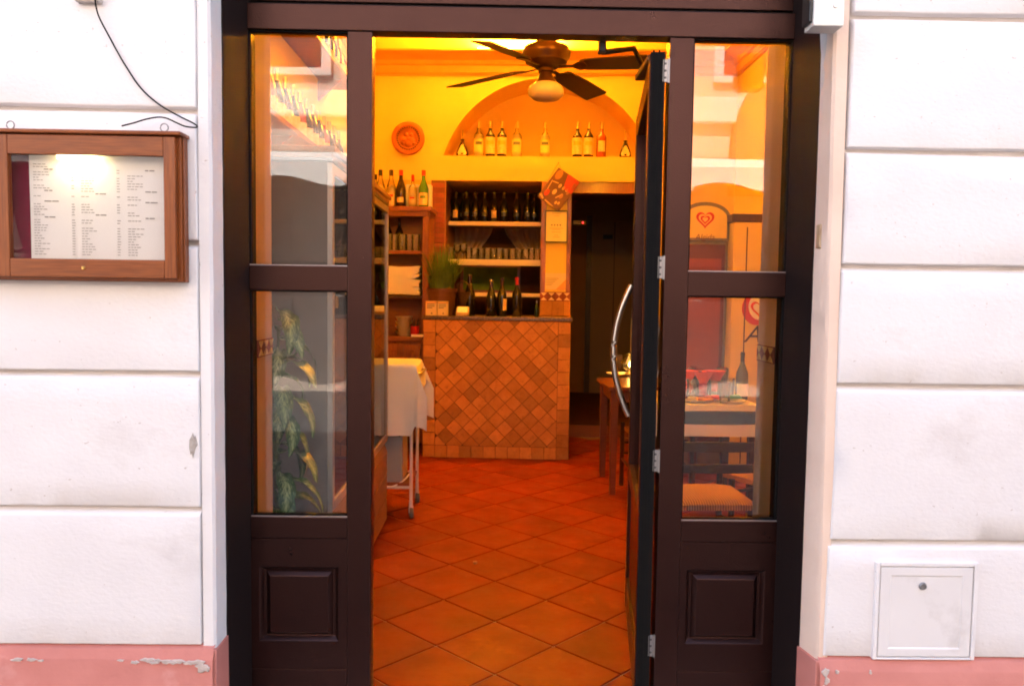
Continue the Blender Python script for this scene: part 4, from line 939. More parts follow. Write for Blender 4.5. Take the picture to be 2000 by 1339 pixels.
# bowls and a red mug on the cupboard
bm_ = M().lathe([(0,.0),(.045,0),(.052,.006),(.078,.042),(.080,.045),(.076,.044),(.05,.010),(0,.006)], n=24).mesh('bowl', mat('bowl_china', (.55,.44,.30), .3), smooth='auto')
for k in range(4): tag(inst('bowl', bm_), f"china bowl on the cupboard top, {['lowest','second','third','uppermost'][k]} of the stack", 'bowl', 'stack of bowls').matrix_world = BL(UB(789,655,YU+.08)[0],YU+.08,zs3+.0005+k*.043)
MG = thing('red_mug', 'bright red mug holding pens beside stacked bowls', 'mug', mat=BL(UB(810,655,YU+.03)[0],YU+.03,zs3+.0005))
M().lathe([(0,0),(.036,0),(.038,.004),(.040,.09),(.037,.09),(.034,.006),(0,.004)], n=20).build('mug_body', redc, MG, smooth='auto')
for k, (dx_, dy_) in enumerate(((.02,.0),(-.015,.01),(.0,-.012))): M().tube([(dx_*.3,dy_*.3,.01),(dx_*1.6,dy_*1.6,.16)], .004, 6).build('pen', blackm, MG)
tag(M().box(-.05,.06,-.03,.03,0,.02).build('note_pad', paper), 'small white pad at edge of cupboard under red mug', 'note pad').matrix_world = BL(UB(815,660,YU)[0],YU-.0,zs3+.0005)

# ------------------------------------------------------------------ glazed fridge on the left
fx1, fy0, fy1, fz = -.668, .60, 2.18, 1.97
fx0 = -1.345
FG = thing('display_fridge', 'tall glass doored display fridge with wooden plinth and cornice, left of doorway', 'fridge')
fw_ = mat('fridge_wood', (.30,.15,.075), .5, var=(.22,.10,.05), vs=5, stretch=(25,2,25))
M().box(fx0,fx1-.02,fy0,fy0+.03,.10,fz-.06).build('end_panel', mat('fridge_panel', (.15,.135,.125), .5, var=(.13,.115,.105), vs=8), FG, bevel=.002)
M().box(fx1-.0195,fx1+.001,fy0-.001,fy0+.003,.505,fz-.065).build('corner_trim', mat('corner_alu', (.45,.42,.40), .35, metal=.6), FG)
M().box(fx0,fx0+.03,fy0+.0305,fy1,.10,fz-.06).build('back_panel', darkm, FG)
M().box(fx0,fx1-.02,fy1-.02,fy1-.012,.45,fz-.06).build('end_glass', pane_m, FG)
M().box(fx0,fx1,fy0,fy1,fz-.0595,fz-.045).build('roof_panel', darkm, FG)
for z_, o_ in ((fz-.0445,.0),(fz-.025,.014)): M().box(fx0,fx1+o_,fy0-o_,fy1+o_,z_,z_+.019 if o_ == 0 else fz).build('cornice', fw_, FG, bevel=.003)
# wood plinth of three boards
for k, (a_, b_) in enumerate(((.02,.155),(.158,.30),(.303,.44))): M().box(fx0,fx1-.004,fy0+.002,fy1,a_,b_).build('plinth_board', fw_, FG, bevel=.004)
M().hexa([(fx0,fy0+.002,.4405),(fx1-.004,fy0+.002,.4405),(fx1-.004,fy1,.4405),(fx0,fy1,.4405)],[(fx0,fy0+.002,.50),(fx1-.028,fy0+.002,.50),(fx1-.028,fy1,.50),(fx0,fy1,.50)]).build('sloped_ledge', fw_, FG)
nd = 2; dl = (fy1-fy0)/nd
for k in range(nd):
    ya, yb = fy0+k*dl+.004, fy0+(k+1)*dl-.004; za, zb_ = .505, fz-.065
    Dn = M().box(fx1-.016,fx1-.010,ya+.04,yb-.025,za+.04,zb_-.04).build('glass_door', pane_m, FG)
    for q in ((ya,ya+.0395,za,zb_),(yb-.0245,yb,za,zb_),(ya+.04,yb-.025,za,za+.0395),(ya+.04,yb-.025,zb_-.0395,zb_)): M().box(fx1-.02,fx1,q[0],q[1],q[2],q[3]).build('door_frame', mat('alu_frame', (.42,.36,.32), .4, metal=.5) if 'alu_frame' not in bpy.data.materials else bpy.data.materials['alu_frame'], Dn, bevel=.002)
    if k == 0: M().box(fx1+.0005,fx1+.030,yb-.10,yb-.06,.95,1.42).build('door_handle', blackm, Dn, bevel=.008, seg=2)
    else: M().box(fx1+.0005,fx1+.026,ya+.01,ya+.045,.95,1.42).build('door_handle', blackm, Dn, bevel=.008, seg=2)
for z_ in (.52,.92,1.22,1.52): M().box(fx0+.04,fx1-.05,fy0+.04,fy1-.03,z_-.012,z_).build('fridge_shelf', mat('wire_shelf', (.40,.28,.18), .4) if 'wire_shelf' not in bpy.data.materials else bpy.data.materials['wire_shelf'], FG)
k = 0
for z_ in (.52,.92,1.22,1.52):
    for yy in (1.12,1.42,1.70,1.90,2.06):
        k += 1; rd = (k*7) % 3
        bottle('wine', .27, amber if rd else redc, redc, labelc if rd == 1 else None, Matrix.Translation((fx1-.10,yy,z_+.0005)) @ Matrix.Rotation(PI/2,4,'Z'), f"red bottle inside display fridge, shelf {['one','two','three','four'][(.52,.92,1.22,1.52).index(z_)]} from below, {['first','second','third','fourth','last'][(1.12,1.42,1.70,1.90,2.06).index(yy)]} from the entrance", 'bottles in the display fridge')
# shelves with bottles high on the left wall
for zi, (zz_, lab) in enumerate(((2.30,'lower wooden wall shelf above the display fridge'),(2.98,'upper wooden wall shelf above the display fridge'))):
    t = thing('wall_shelf', lab, 'shelf', (XL,.45,zz_), group='bottle shelves on the left wall'); M().box(.001,.22,0,3.2,-.03,0).build('board', wood, t, bevel=.003)
    for yy in (.2,1.5,2.9): M().prism([(.001,-.031),(.18,-.031),(.001,-.18)], yy, yy+.03).build('bracket', wood, t)
    for k in range(19):
        bd = [wine,cola,wine,amber][(k*5+zi) % 4]
        bottle('wine', .31, bd, goldf, labelc, Matrix.Translation((XL+.12,.55+k*.165,zz_+.0005)) @ Matrix.Rotation(PI/2-.5,4,'Z'), f"{'upper' if zi else 'lower'} wall shelf bottle, {ORD[k]} from the entrance", 'bottles on the left wall shelves')

# ------------------------------------------------------------------ serving trolley
tx1, ty0, ty1, tx0_ = -.535, 2.262, 2.62, -1.15
TR = thing('serving_trolley', 'white metal serving trolley on castors behind the display fridge', 'trolley')
tm = mat('trolley_white', (.62,.58,.58), .4)
ztop = .955
for x_, y_ in ((tx1,ty0),(tx1,ty1),(tx0_,ty0),(tx0_,ty1)):
    M().tube([(x_,y_,.115),(x_,y_,ztop-.02)], .0105, 10).build('leg', tm, TR, smooth='auto')
    cst = M().tube([(x_,y_,.075),(x_,y_,.115)], .012, 10).box(x_-.013,x_+.013,y_-.004,y_+.014,.035,.078).build('castor', tm, TR, bevel=.001)
    w = M().lathe([(0,-.009),(.030,-.012),(.036,-.008),(.036,.008),(.030,.012),(0,.009)], n=20).build('wheel', mat('castor_grey', (.12,.115,.12), .5) if 'castor_grey' not in bpy.data.materials else bpy.data.materials['castor_grey'], cst, smooth='auto', loc=(x_,y_+.010,.0365)); w.rotation_euler = (0,PI/2,.3)
M().box(tx0_,tx1,ty0,ty1,ztop-.03,ztop-.002).build('top_tray', dkwood, TR, bevel=.003)
M().box(tx0_,tx1,ty0,ty1,.205,.222).build('bottom_tray', wood, TR, bevel=.002)
for q in ((tx0_,tx1,ty0-.006,ty0+.006),(tx0_,tx1,ty1-.006,ty1+.006)): M().tube([(q[0],(q[2]+q[3])/2,.195),(q[1],(q[2]+q[3])/2,.195)], .009, 8).build('side_rail', tm, TR, smooth='auto')
M().tube([(tx1+.0,ty0+.03,ztop-.06),(tx1+.05,ty0+.05,ztop-.055),(tx1+.055,ty1-.05,ztop-.055),(tx1,ty1-.03,ztop-.06)], .008, 8).build('push_handle', steel, TR, smooth=True)
a_, b_ = (tx1-tx0_)/2+.012, (ty1-ty0)/2+.012; hang = .44
def drp(u, v):
    X = (u*2-1)*(a_+.16); Y = (v*2-1)*(b_+hang); dx_ = max(abs(X)-a_,0); dy_ = max(abs(Y)-b_,0); sx_, sy_ = (1 if X > 0 else -1), (1 if Y > 0 else -1)
    d = max(dx_,dy_) if min(dx_,dy_) == 0 else math.hypot(dx_,dy_)*.86; mn = min(dx_,dy_)
    x_ = sx_*min(abs(X),a_); y_ = sy_*min(abs(Y),b_)
    if dy_ > 0: y_ += sy_*(.012+.05*dy_+.010*math.sin(X*17+1)*dy_/hang+.006*math.sin(X*41)*dy_/hang)
    if dx_ > 0: x_ += sx_*(.012+.18*dx_+.30*mn)
    if mn > 0: y_ += sy_*mn*.15
    return (x_, y_, -d*.985+(.002*math.sin(X*9)+.004*math.sin(Y*7))*(d == 0)+.004*min(d/.03,1)*-1)
o = M().grid(drp, 56, 72).build('trolley_cloth', cloth, smooth=True, loc=((tx0_+tx1)/2,(ty0+ty1)/2,ztop+.006)); tag(o, 'white cloth draped over the serving trolley', 'tablecloth')
GB = thing('grey_box', 'grey metal box with slots on lower tray of trolley', 'box', (tx1-.055,ty0+.02,.2225))
M().box(-.42,.0,.0,.26,0,.34).build('casing', mat('box_grey', (.30,.29,.29), .5), GB, bevel=.004)
for k in range(5): M().box(-.16,-.10,-.002,-.0003,.04+k*.022,.048+k*.022).build('slot', blackm, GB)
M().lathe([(0,-.003),(.005,-.003),(.006,0)], n=10).build('screw', blackm, GB, loc=(-.02,-.0003,.29)).rotation_euler = (PI/2+PI,0,0)
tag(M().tube(smooth_pts([Vector(v) for v in ((-.76,2.24,.21),(-.66,2.25,.20),(-.58,2.30,.235),(-.55,2.42,.27),(-.58,2.50,.24))]), .005, 7).build('white_cable', white_p, smooth=True), 'loose white cable on lower tray of the trolley', 'cable')
# pebble sized scrap on the floor
q = UZ(928,1099,.004); o = M().lathe([(0,0),(.010,.0),(.013,.005),(.009,.010),(.012,.012),(0,.011)], n=10).build('floor_scrap', oak, loc=(q.x,q.y,.0012)); tag(o, 'tiny scrap lying on the terracotta floor tiles', 'litter')

# ------------------------------------------------------------------ leafy plant inside the left pane
def leafmat():
    m = mat('variegated_leaf', (.05,.14,.03), .4); nt = m.node_tree; b = nt.nodes['Principled BSDF']
    uv = nt.nodes.new('ShaderNodeUVMap'); uv.uv_map = 'uv'; mp = nt.nodes.new('ShaderNodeMapping'); nt.links.new(uv.outputs[0], mp.inputs[0])
    sp = nt.nodes.new('ShaderNodeSeparateXYZ'); nt.links.new(uv.outputs[0], sp.inputs[0])
    # streaks that run obliquely from the midrib
    ab = nt.nodes.new('ShaderNodeMath'); ab.operation = 'ABSOLUTE'; nt.links.new(sp.outputs[1], ab.inputs[0])
    mu = nt.nodes.new('ShaderNodeMath'); mu.operation = 'MULTIPLY_ADD'; mu.inputs[1].default_value = -.45; nt.links.new(ab.outputs[0], mu.inputs[0]); nt.links.new(sp.outputs[0], mu.inputs[2])
    cb = nt.nodes.new('ShaderNodeCombineXYZ'); nt.links.new(mu.outputs[0], cb.inputs[0]); m3 = nt.nodes.new('ShaderNodeMath'); m3.operation = 'MULTIPLY'; m3.inputs[1].default_value = .12; nt.links.new(sp.outputs[1], m3.inputs[0]); nt.links.new(m3.outputs[0], cb.inputs[1])
    nz = nt.nodes.new('ShaderNodeTexNoise'); nz.inputs['Scale'].default_value = 34; nt.links.new(cb.outputs[0], nz.inputs[0])
    s2 = nt.nodes.new('ShaderNodeMath'); s2.operation = 'MULTIPLY_ADD'; s2.inputs[1].default_value = -.28; nt.links.new(ab.outputs[0], s2.inputs[0]); nt.links.new(nz.outputs[0], s2.inputs[2])
    rp = nt.nodes.new('ShaderNodeValToRGB'); rp.color_ramp.elements[0].position = .40; rp.color_ramp.elements[1].position = .47; rp.color_ramp.elements[0].color = (.022,.095,.018,1); rp.color_ramp.elements[1].color = (.36,.48,.20,1)
    nt.links.new(s2.outputs[0], rp.inputs[0]); nt.links.new(rp.outputs[0], b.inputs['Base Color']); return m
LM = leafmat()
def leaf_mesh(L, Wd, droop, seed):
    m = M(); nu, nv = 14, 6; uvs = []
    for i in range(nu+1):
        t = i/nu; w = Wd*(math.sin(PI*min(1,t*.93+.035))**.75)*(1-.25*t)
        ang = -droop*t; 
        x = L*(math.sin(droop*t)/droop if droop else t); z = -L*((1-math.cos(droop*t))/droop if droop else 0)
        for j in range(nv+1):
            s_ = j/nv*2-1; m.v.append((x, s_*w/2, z+abs(s_)*w*.16+.006*math.sin(t*18+s_*3+seed))); uvs.append((t, s_))
    for i in range(nu):
        for j in range(nv): m.f.append((i*(nv+1)+j,(i+1)*(nv+1)+j,(i+1)*(nv+1)+j+1,i*(nv+1)+j+1))
    me = m.mesh('leaf', LM, smooth=True, fix=False); ul = me.uv_layers.new(name='uv')
    for lp in me.loops: ul.data[lp.index].uv = uvs[lp.vertex_index]
    return me
PLX, PLY = -.835, .40
PB = thing('leafy_plant', 'tall potted plant with variegated leaves standing behind left sidelight', 'plant', (PLX,PLY,0))
M().lathe([(0,0),(.10,0),(.13,.24),(.14,.245),(.14,.27),(.125,.27),(.12,.24),(0,.23)], n=24).build('pot', mat('pot_terracotta', (.34,.11,.05), .7), PB, smooth='auto')
M().tube([(0,0,.2),(.01,0,.5),(-.01,.01,.9),(.01,.0,1.27)], [.018,.016,.013,.008], 8).build('stem', mat('plant_stem', (.10,.14,.04), .6), PB, smooth=True)
lms = [leaf_mesh(.22,.082,2.0,1), leaf_mesh(.19,.074,2.3,2), leaf_mesh(.24,.090,1.8,3)]
r_ = random.Random(8)
for k in range(24):
    z_ = .50+k*.036; a_ = [-.55,.5,-1.3,.2,-1.0,.1,-.9,-1.6,-.3,.8,-1.7,.0,-.7,-1.2,-.2,-1.1,.4][k % 17]+.1*(k//17); o_ = inst('leaf', lms[k % 3], PB, (.005,0,z_), rot=(r_.uniform(-.25,.25), r_.uniform(-.65,.15), a_))

# ------------------------------------------------------------------ tables and chairs on the right
def table(name, lab, x0,x1,y0,y1,h,mm, rz=0, group=None):
    t = thing(name, lab, 'table', ((x0+x1)/2,(y0+y1)/2,0), rz, group); a_, b_ = (x1-x0)/2, (y1-y0)/2
    M().box(-a_,a_,-b_,b_,h-.028,h).build('table_top', mm, t, bevel=.004)
    for sx_ in (-1,1):
        for sy_ in (-1,1):
            cx_, cy_ = sx_*(a_-.05), sy_*(b_-.05); s0_, s1_ = .020, .029
            M().hexa([(cx_-s0_,cy_-s0_,0),(cx_+s0_,cy_-s0_,0),(cx_+s0_,cy_+s0_,0),(cx_-s0_,cy_+s0_,0)],[(cx_-s1_,cy_-s1_,h-.0285),(cx_+s1_,cy_-s1_,h-.0285),(cx_+s1_,cy_+s1_,h-.0285),(cx_-s1_,cy_+s1_,h-.0285)]).build('leg', mm, t, bevel=.002)
    for q in ((-a_+.08,a_-.08,-b_+.035,-b_+.055),(-a_+.08,a_-.08,b_-.055,b_-.035),(-a_+.035,-a_+.055,-b_+.08,b_-.08),(a_-.055,a_-.035,-b_+.08,b_-.08)): M().box(q[0],q[1],q[2],q[3],h-.11,h-.0288).build('apron', mm, t)
    return t
chw = mat('chair_wood', (.045,.014,.006), .45, var=(.03,.009,.004), vs=8, stretch=(20,20,3), coat=.2)
def rushmat():
    m = mat('rush_seat', (.50,.27,.08), .7); nt = m.node_tree; b = nt.nodes['Principled BSDF']
    tc = nt.nodes.new('ShaderNodeTexCoord'); w = nt.nodes.new('ShaderNodeTexWave'); w.inputs['Scale'].default_value = 26; w.inputs['Distortion'].default_value = 1.4; nt.links.new(tc.outputs['Object'], w.inputs[0])
    rp = nt.nodes.new('ShaderNodeValToRGB'); rp.color_ramp.elements[0].color = (.30,.14,.035,1); rp.color_ramp.elements[1].color = (.56,.33,.11,1); nt.links.new(w.outputs[1], rp.inputs[0]); nt.links.new(rp.outputs[0], b.inputs['Base Color'])
    bp_ = nt.nodes.new('ShaderNodeBump'); bp_.inputs['Distance'].default_value = .004; bp_.inputs['Strength'].default_value = .8; nt.links.new(w.outputs[1], bp_.inputs['Height']); nt.links.new(bp_.outputs[0], b.inputs['Normal']); return m
rush = rushmat()
def chair(lab, loc, rz):      # backrest on the -y side
    t = thing('rush_chair', lab, 'chair', loc, rz, 'rush seated chairs at the tables'); w_, d_ = .21, .20
    def st(u, v):
        x_, y_ = (u*2-1), (v*2-1); return (x_*(w_-.012), y_*(d_-.008), .452+.012*(1-abs(x_)**3)*(1-abs(y_)**3)-.02*(abs(x_)**8+abs(y_)**8)/2)
    S_ = M().grid(st, 14, 14); S_.box(-w_+.012,w_-.012,-d_+.008,d_-.008,.415,.440); S_.build('seat', rush, t, smooth='auto')
    for sx_ in (-1,1):
        M().tube([(sx_*w_,d_,0),(sx_*w_,d_,.47)], .0165, 10).build('leg', chw, t, smooth='auto')
        M().tube([(sx_*(w_-.01),-d_-.03,0),(sx_*(w_-.01),-d_,.44),(sx_*(w_-.0),-d_-.03,.68),(sx_*(w_+.01),-d_-.075,.90)], [.016,.0175,.016,.013], 10).build('back_post', chw, t, smooth='auto')
        M().tube([(sx_*w_,-d_,.20),(sx_*w_,d_,.20)], .009, 8).build('stretcher', chw, t, smooth='auto')
    for z_ in (.24,.32): M().tube([(-w_,d_,z_),(w_,d_,z_)], .009, 8).build('stretcher', chw, t, smooth='auto')
    M().tube([(-w_,-d_-.01,.24),(w_,-d_-.01,.24)], .009, 8).build('stretcher', chw, t, smooth='auto')
    for z_, hh, yo in ((.60,.035,-.018),(.70,.04,-.035),(.83,.055,-.062)):
        def sl_(u, v): x_ = (u*2-1)*(w_-.004); return (x_, -d_+yo-.022*(1-(u*2-1)**2)-.004, z_+v*hh+.006*(1-(u*2-1)**2)*(v > .5))
        def sl2(u, v): p_ = sl_(u, v); return (p_[0], p_[1]+.014, p_[2])
        m = M().grid(sl_, 12, 1); m.grid(sl2, 12, 1)
        b = 26
        for i in range(12): m.f.append((i,b+i,b+i+1,i+1)); m.f.append((13+i,14+i,b+14+i,b+13+i))
        m.build('back_slat', chw, t, smooth='auto')
    return t
table('dining_table', 'dark wood dining table under white paper behind right sidelight', .94,1.60,2.12,2.80,.745, dkwood)
tc = UY(1495,778,2.08)
o = M()
def pap(u, v):
    X = .93+(1.575-.93)*u; Y = 2.02+.80*v; z_ = .751
    if Y < 2.12: z_ -= (2.12-Y)*1.9; Y = 2.112-.004*math.sin(X*20)
    return (X, Y, z_)
o.grid(pap, 20, 40).build('paper_cover', paper, smooth='auto'); tag(bpy.data.objects['paper_cover'], 'white paper cover spread on the dining table by the window', 'table cover')
# what stands on that table
zt2 = .7525
def ond(px, py): return UZ(px, py, zt2)
gl_r = glass('red_drinking_glass', (.85,.18,.10), 1.5, .02)
TR2 = M().lathe([(0,.004),(.030,.004),(.032,.012),(.039,.10),(.041,.10),(.034,.008),(.03,0),(0,0)], n=16).mesh('tumbler', gl_r, smooth='auto')
for k, (px, py, red) in enumerate(((1358,756,0),(1368,765,0),(1378,754,0),(1392,760,0),(1404,752,0),(1352,738,1),(1385,735,1),(1398,737,1),(1412,750,0),(1347,766,0),(1365,745,1),(1410,742,1),(1345,750,0))):
    q = ond(px, py); tag(inst('tumbler', TR2 if red else TG, None, (q.x,q.y,zt2)), f"{'red' if red else 'clear'} tumbler on the papered table, {ORD[k]} of the glasses counted from the door", 'glass', 'tumblers on the papered table')
q = ond(1425,764)
for k, dx_ in enumerate((0,.055)):
    t = thing('salt_shaker', f"small glass shaker on papered table, {'left' if k == 0 else 'right'} of the pair", 'shaker', (q.x+dx_,q.y,zt2), group='shakers on the papered table')
    M().lathe([(0,0),(.018,0),(.020,.03),(.014,.045),(0,.045)], n=12).build('shaker_body', greym, t, smooth='auto'); M().lathe([(.015,.045),(.015,.055),(.008,.064),(0,.065)], n=12).build('shaker_cap', steel, t, smooth='auto')
q = ond(1392,769); tag(M().box(-.09,.08,-.03,.045,0,.012).build('teal_napkin', mat('teal_paper', (.10,.42,.40), .7), loc=(q.x,q.y,zt2), bevel=.003), 'folded teal paper napkin on edge of the papered table', 'napkin')
q = ond(1372,775); tag(M().box(-.13,.16,-.006,.012,0,.014).build('cutlery_pack', oak, loc=(q.x,q.y,zt2), bevel=.003), 'tan cutlery packet lying along near edge of papered table', 'cutlery')
q = ond(1476,768); bottle('wine', .30, mat('blue_grey_glass', (.10,.12,.17), .15), blackm, paper, Matrix.Translation((1.54,2.38,zt2)), 'tall bottle with pale label at right corner of papered table', 'bottles on the papered table', labz=(.08,.34,1.2))
for k, (px, py) in enumerate(((1352,722),(1376,716),(1390,722))):
    q = Vector((1.27+.095*k,2.64-.05*(k % 2),0)); t = M(); rr = random.Random(k)
    t.lathe([(.028,0),(.045,.03),(.024,.07),(.07,.15),(.045,.13),(0,.06)], n=9).build('red_napkin', mat('red_napkin', (.70,.06,.02), .8) if k == 0 else bpy.data.materials['red_napkin'], smooth='auto', loc=(q.x,q.y+.06,zt2)); tag(COL.objects[-1], f"{['left','middle','right'][k]} standing red napkin at back of the papered table", 'napkin', 'standing red napkins')
pm = M().lathe([(0,.003),(.06,.003),(.095,.014),(.097,.016),(.093,.012),(.06,0),(0,0)], n=24).mesh('plate', mat('table_china', (.78,.78,.80), .25), smooth='auto')
for k, (x_, y_) in enumerate(((1.20,2.26),(1.43,2.24),(1.32,2.46))): tag(inst('plate', pm, None, (x_,y_,zt2)), f"white plate on the papered table, {['nearest the door','at its right corner','behind the other two'][k]}", 'plate', 'plates on the papered table')
for k, (x_, y_, red) in enumerate(((1.28,2.34,1),(1.36,2.36,0),(1.24,2.44,0),(1.44,2.42,1),(1.50,2.52,0),(1.16,2.36,1),(1.38,2.20,0))): tag(inst('tumbler', TR2 if red else TG, None, (x_,y_,zt2)), f"{'red' if red else 'clear'} tumbler among the plates of the papered table, {ORD[k]} of seven", 'glass', 'tumblers among the plates')
for k, (x_, y_, c_, nm) in enumerate(((1.26,2.20,(.62,.30,.05),'orange'),(1.47,2.32,(.10,.40,.42),'teal'),(1.33,2.28,(.60,.05,.03),'red'))): tag(M().hexa([(-.05,-.03,0),(.05,-.03,0),(.05,.03,0),(-.05,.03,0)],[(-.046,-.026,.02),(.046,-.028,.012),(.044,.026,.022),(-.046,.028,.014)]).build('folded_napkin', mat('napkin_'+nm, c_, .8), loc=(x_,y_,zt2+.016), bevel=.003), f'folded {nm} napkin lying among plates on the papered table', 'napkin', 'folded napkins')
chair('rush seated chair with back to the right sidelight', (1.0,1.20,0), .04)
chair('rush seated chair at far side of the papered table', (1.50,1.62,0), .5)
# the small bare table beyond the open leaf
a0 = UZ(1198,970); 
T2 = table('side_table', 'small dark bare table seen past the curved door handle', .76,1.42,2.86,3.50,.765, mat('table_wood', (.16,.045,.018), .4, var=(.12,.03,.012), vs=6, stretch=(3,25,25), coat=.2), 0)
zt3 = .7655
q = UZ(1207,733,zt3); tag(M().lathe([(0,.003),(.07,.003),(.11,.018),(.112,.02),(.108,.016),(.07,0),(0,0)], n=28).build('plate', mat('china', (.76,.70,.60), .25), smooth='auto', loc=(q.x+.02,q.y,zt3)), 'white china plate on the small bare table', 'plate')
q = UZ(1232,735,zt3); CL_ = thing('glass_lantern', 'glowing glass table lamp on the small bare table', 'table lamp', (q.x+.02,q.y+.10,zt3))
M().lathe([(0,0),(.05,0),(.055,.01),(.03,.03),(0,.03)], n=18).build('lamp_base', brass, CL_, smooth='auto')
M().lathe([(.03,.03),(.07,.06),(.085,.10),(.06,.15),(.04,.17),(.038,.17),(.058,.148),(.082,.10),(.066,.062),(.028,.034)], n=20).build('lamp_globe', thin_g, CL_, smooth='auto')
M().lathe([(0,.035),(.016,.045),(.024,.08),(.012,.12),(0,.135)], n=12).build('lamp_flame', mat('lit_flame', (1,.7,.3), .5, emis=(1,.55,.14), es=9), CL_, smooth=True)
pt = bpy.data.lights.new('lantern_light', 'POINT'); pt.energy = 1.2*LAMP; pt.color = LAMP_COL; pt.shadow_soft_size = .03; po = bpy.data.objects.new('lantern_light', pt); COL.objects.link(po); po.parent = CL_; po.location = (0,0,.19)
q = UZ(1203,722,zt3); tag(M().box(-.04,.05,0,.04,0,.12).build('menu_holder', dkwood, loc=(q.x+.02,q.y+.10,zt3), bevel=.003), 'dark wooden menu holder at back of the small bare table', 'menu holder')
chair('rush seated chair tucked under the small bare table', (1.13,2.98,0), .02)

# ------------------------------------------------------------------ ice cream cabinet at the back right
YI = 3.62
def ic(px, py, Y=YI): q = UY(px, py, Y); return q.x, q.z
IX0, IX1 = ic(1328,500)[0], ic(1424,500)[0]; it = ic(1385,402)[1]; isb = ic(1385,470)[1]
IC = thing('ice_cream_freezer', 'upright ice cream freezer with heart logo sign and red door', 'freezer', (IX0,YI,0))
yel = mat('yellow_panel', (.82,.62,.14), .4); iw = IX1-IX0
M().box(0,iw,0.02,.55,.02,isb).build('freezer_body', greym, IC, bevel=.006)
M().box(.03,iw-.03,0,.0195,.25,isb-.03).build('freezer_door', mat('freezer_red', (.10,.010,.008), .5), IC, bevel=.004)
M().box(.06,iw-.06,-.006,-.0005,.80,isb-.14).build('door_graphic', mat('graphic_orange', (.24,.03,.01), .5), IC)
M().box(.06,iw-.06,-.006,-.0005,.45,.76).build('door_graphic', mat('graphic_dark', (.12,.02,.02), .4), IC)
def archp(x0_,x1_,z0_,z1_,n=14):
    c_ = (x0_+x1_)/2; r1 = (x1_-x0_)/2; hh = z1_-z0_
    return [(x0_,z0_),(x1_,z0_)]+[(c_+r1*math.cos(PI*i/n), z0_+hh*.62+hh*.38*math.sin(PI*i/n)) for i in range(n+1)]
M().prism(archp(0,iw,isb+.001,it+.03), .0,.10).build('sign_frame', mat('sign_grey', (.17,.16,.15), .5), IC)
SG_ = M().prism(archp(.025,iw-.025,isb+.02,it), -.006,-.0005).build('sign_face', yel, IC)
def heart(cx_, cz_, s_, n=30): return [(cx_+s_*.0625*16*math.sin(t)**3, cz_+s_*.0625*(13*math.cos(t)-5*math.cos(2*t)-2*math.cos(3*t)-math.cos(4*t))) for t in [2*PI*i/n for i in range(n)]]
hred = mat('heart_red', (.62,.02,.015), .4)
hc = ic(1377,428); hcx, hcz = hc[0]-IX0, hc[1]
def ring(cx_, cz_, s0_, s1_, y, m_, nm, par, top_gap=True):
    A_, B2 = heart(cx_,cz_,s0_), heart(cx_,cz_,s1_); n = len(A_); m = M(); m.v = [(x,y,z) for x,z in A_]+[(x,y,z) for x,z in B2]; m.f = [(i,(i+1)%n,n+(i+1)%n,n+i) for i in range(n)]; return m.build(nm, m_, par, fix=False)
ring(hcx, hcz, .072, .052, -.0075, hred, 'heart_logo', SG_); ring(hcx, hcz-.003, .038, .022, -.0075, hred, 'heart_logo', SG_)
def text(s_, size, m_, par, loc, shear=.2, name='lettering', rz=0):
    cu = bpy.data.curves.new('txt', 'FONT'); cu.body = s_; cu.size = size; cu.shear = shear; cu.align_x = 'CENTER'; cu.extrude = .0006
    ob = bpy.data.objects.new('txt', cu); COL.objects.link(ob); bpy.context.view_layer.update(); me = bpy.data.meshes.new_from_object(ob.evaluated_get(bpy.context.evaluated_depsgraph_get())); bpy.data.objects.remove(ob)
    me.materials.clear(); me.materials.append(m_); o = inst(name, me, par, loc, rot=(PI/2,0,rz)); return o
text('Algida', .062, mat('logo_brown', (.20,.05,.02), .5), SG_, (hcx,-.0078,ic(1377,463)[1]-.02))
# yellow counter side with the same heart, nearer the right wall
JX0, JX1 = ic(1428,620,3.5)[0], XR-.01; jt = ic(1450,418,3.5)[1]
IJ = thing('yellow_freezer', 'yellow sided freezer with round heart emblem against the right wall', 'freezer', (JX0,3.5,0)); jw = JX1-JX0
M().box(0,jw,0,.6,.02,jt-.06).build('side_panel', yel, IJ, bevel=.004); M().box(-.02,jw,-.02,.62,jt-.0595,jt).build('dark_top', dkwood, IJ, bevel=.004)
M().box(.10,.108,-.004,-.0004,.1,jt-.1).build('panel_joint', blackm, IJ)
ex_, ez_ = ic(1478,602,3.5); ex_ -= JX0
M().prism([(ex_+.115*math.cos(2*PI*i/28), ez_+.13*math.sin(2*PI*i/28)) for i in range(28)], -.004,-.0006).build('emblem_disc', hred, IJ)
M().prism([(ex_+.025+.09*math.cos(2*PI*i/28), ez_+.015+.105*math.sin(2*PI*i/28)) for i in range(28)], -.0065,-.0042).build('emblem_white', paper, IJ)
ring(ex_+.02, ez_, .07, .05, -.0068, hred, 'heart_logo', IJ)
lx_, lz_ = ic(1468,668,3.5); text('A', .19, mat('logo_black', (.03,.025,.02), .5), IJ, (lx_-JX0,-.005,lz_), .35)

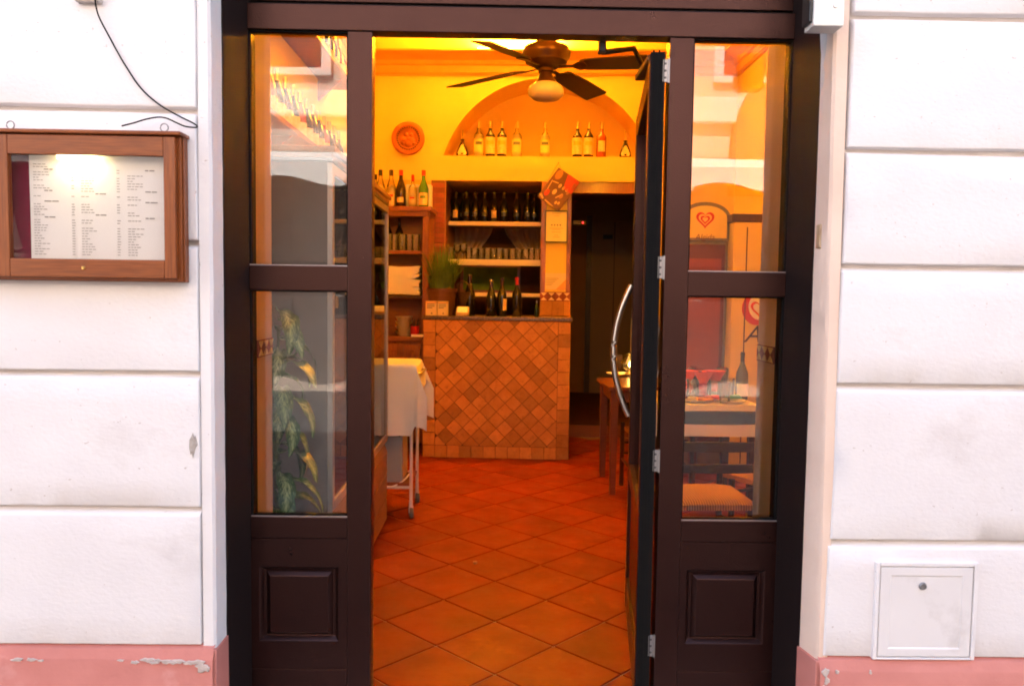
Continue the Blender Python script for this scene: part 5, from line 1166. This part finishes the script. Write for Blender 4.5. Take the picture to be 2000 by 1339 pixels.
# ================================================================== ACROSS THE STREET (seen in the panes)
OB = thing('opposite_building', 'pale rusticated building across the street mirrored in the panes', 'building', (0,-9.2,-.1))
ob_m = mat('opposite_stucco', (.62,.50,.42), .85, var=(.55,.44,.36), vs=1.5); obp = mat('opposite_trim', (.70,.64,.58), .8)
M().box(-14,14,-4,0,0,7.2).build('wall', ob_m, OB)
bxm = M().box(0,3.0,.0005,.03,0,.46).mesh('rustic_block', ob_m, bevel=.012)
for k in range(6):
    for i, x_ in enumerate((-9.2,-6.1,-2.2,3.9,7.0)):
        inst('rustic_block', bxm, OB, (x_,0,.5+k*.5))
M().box(-14,14,.001,.14,4.05,4.42).build('string_course', obp, OB, bevel=.02); M().box(-14,14,.001,.35,6.9,7.3).build('roof_cornice', obp, OB, bevel=.03)
for x_, z_, w2, h2 in ((-6.5,4.4,1.1,1.9),(-3.2,4.75,1.1,1.7),(.3,4.75,1.1,1.7),(3.8,4.75,1.1,1.7),(7.2,4.4,1.1,1.9)):
    wd_ = M().box(x_-w2/2,x_+w2/2,.004,.03,z_,z_+h2).build('window', mat('window_dark', (.05,.045,.05), .2) if 'window_dark' not in bpy.data.materials else bpy.data.materials['window_dark'], OB)
    for q in ((x_-w2/2-.14,x_-w2/2,z_-.1,z_+h2+.14),(x_+w2/2,x_+w2/2+.14,z_-.1,z_+h2+.14),(x_-w2/2,x_+w2/2,z_+h2,z_+h2+.14),(x_-w2/2,x_+w2/2,z_-.1,z_)): M().box(q[0],q[1],.002,.08,q[2],q[3]).build('window_surround', obp, wd_)
dk = mat('doorway_brown', (.20,.10,.055), .6); M().prism([(3.38,3.0),(4.12,3.0)]+[(3.75+.37*math.cos(PI*i/16),3.6+.95*math.sin(PI*i/16)) for i in range(17)], .004,.18).build('arched_shutter', dk, OB)
M().box(.9,2.0,.004,.03,0,2.5).build('shop_door', bpy.data.materials['window_dark'], OB); M().box(-4.9,-3.4,.004,.03,0,2.6).build('shop_door', dk, OB)
AW = thing('shop_awning', 'white scalloped awning across the street mirrored in the panes', 'awning', (0,-9.15,0)); awm = mat('awning_canvas', (.74,.72,.70), .85)
for xa, xb in ((-7.0,-.4),(.6,7.0)):
    M().hexa([(xa,.05,3.40),(xb,.05,3.40),(xb,1.9,2.98),(xa,1.9,2.98)],[(xa,.05,3.43),(xb,.05,3.43),(xb,1.9,3.01),(xa,1.9,3.01)]).build('canopy', awm, AW)
    m = M(); n = int((xb-xa)/.08)
    for i in range(n+1):
        x_ = xa+(xb-xa)*i/n; m.v += [(x_,1.905,3.0),(x_,1.91,2.76+.06*math.cos(x_*4.6))]
    m.f = [(2*i,2*i+2,2*i+3,2*i+1) for i in range(n)]; m.build('valance', awm, AW, fix=False)
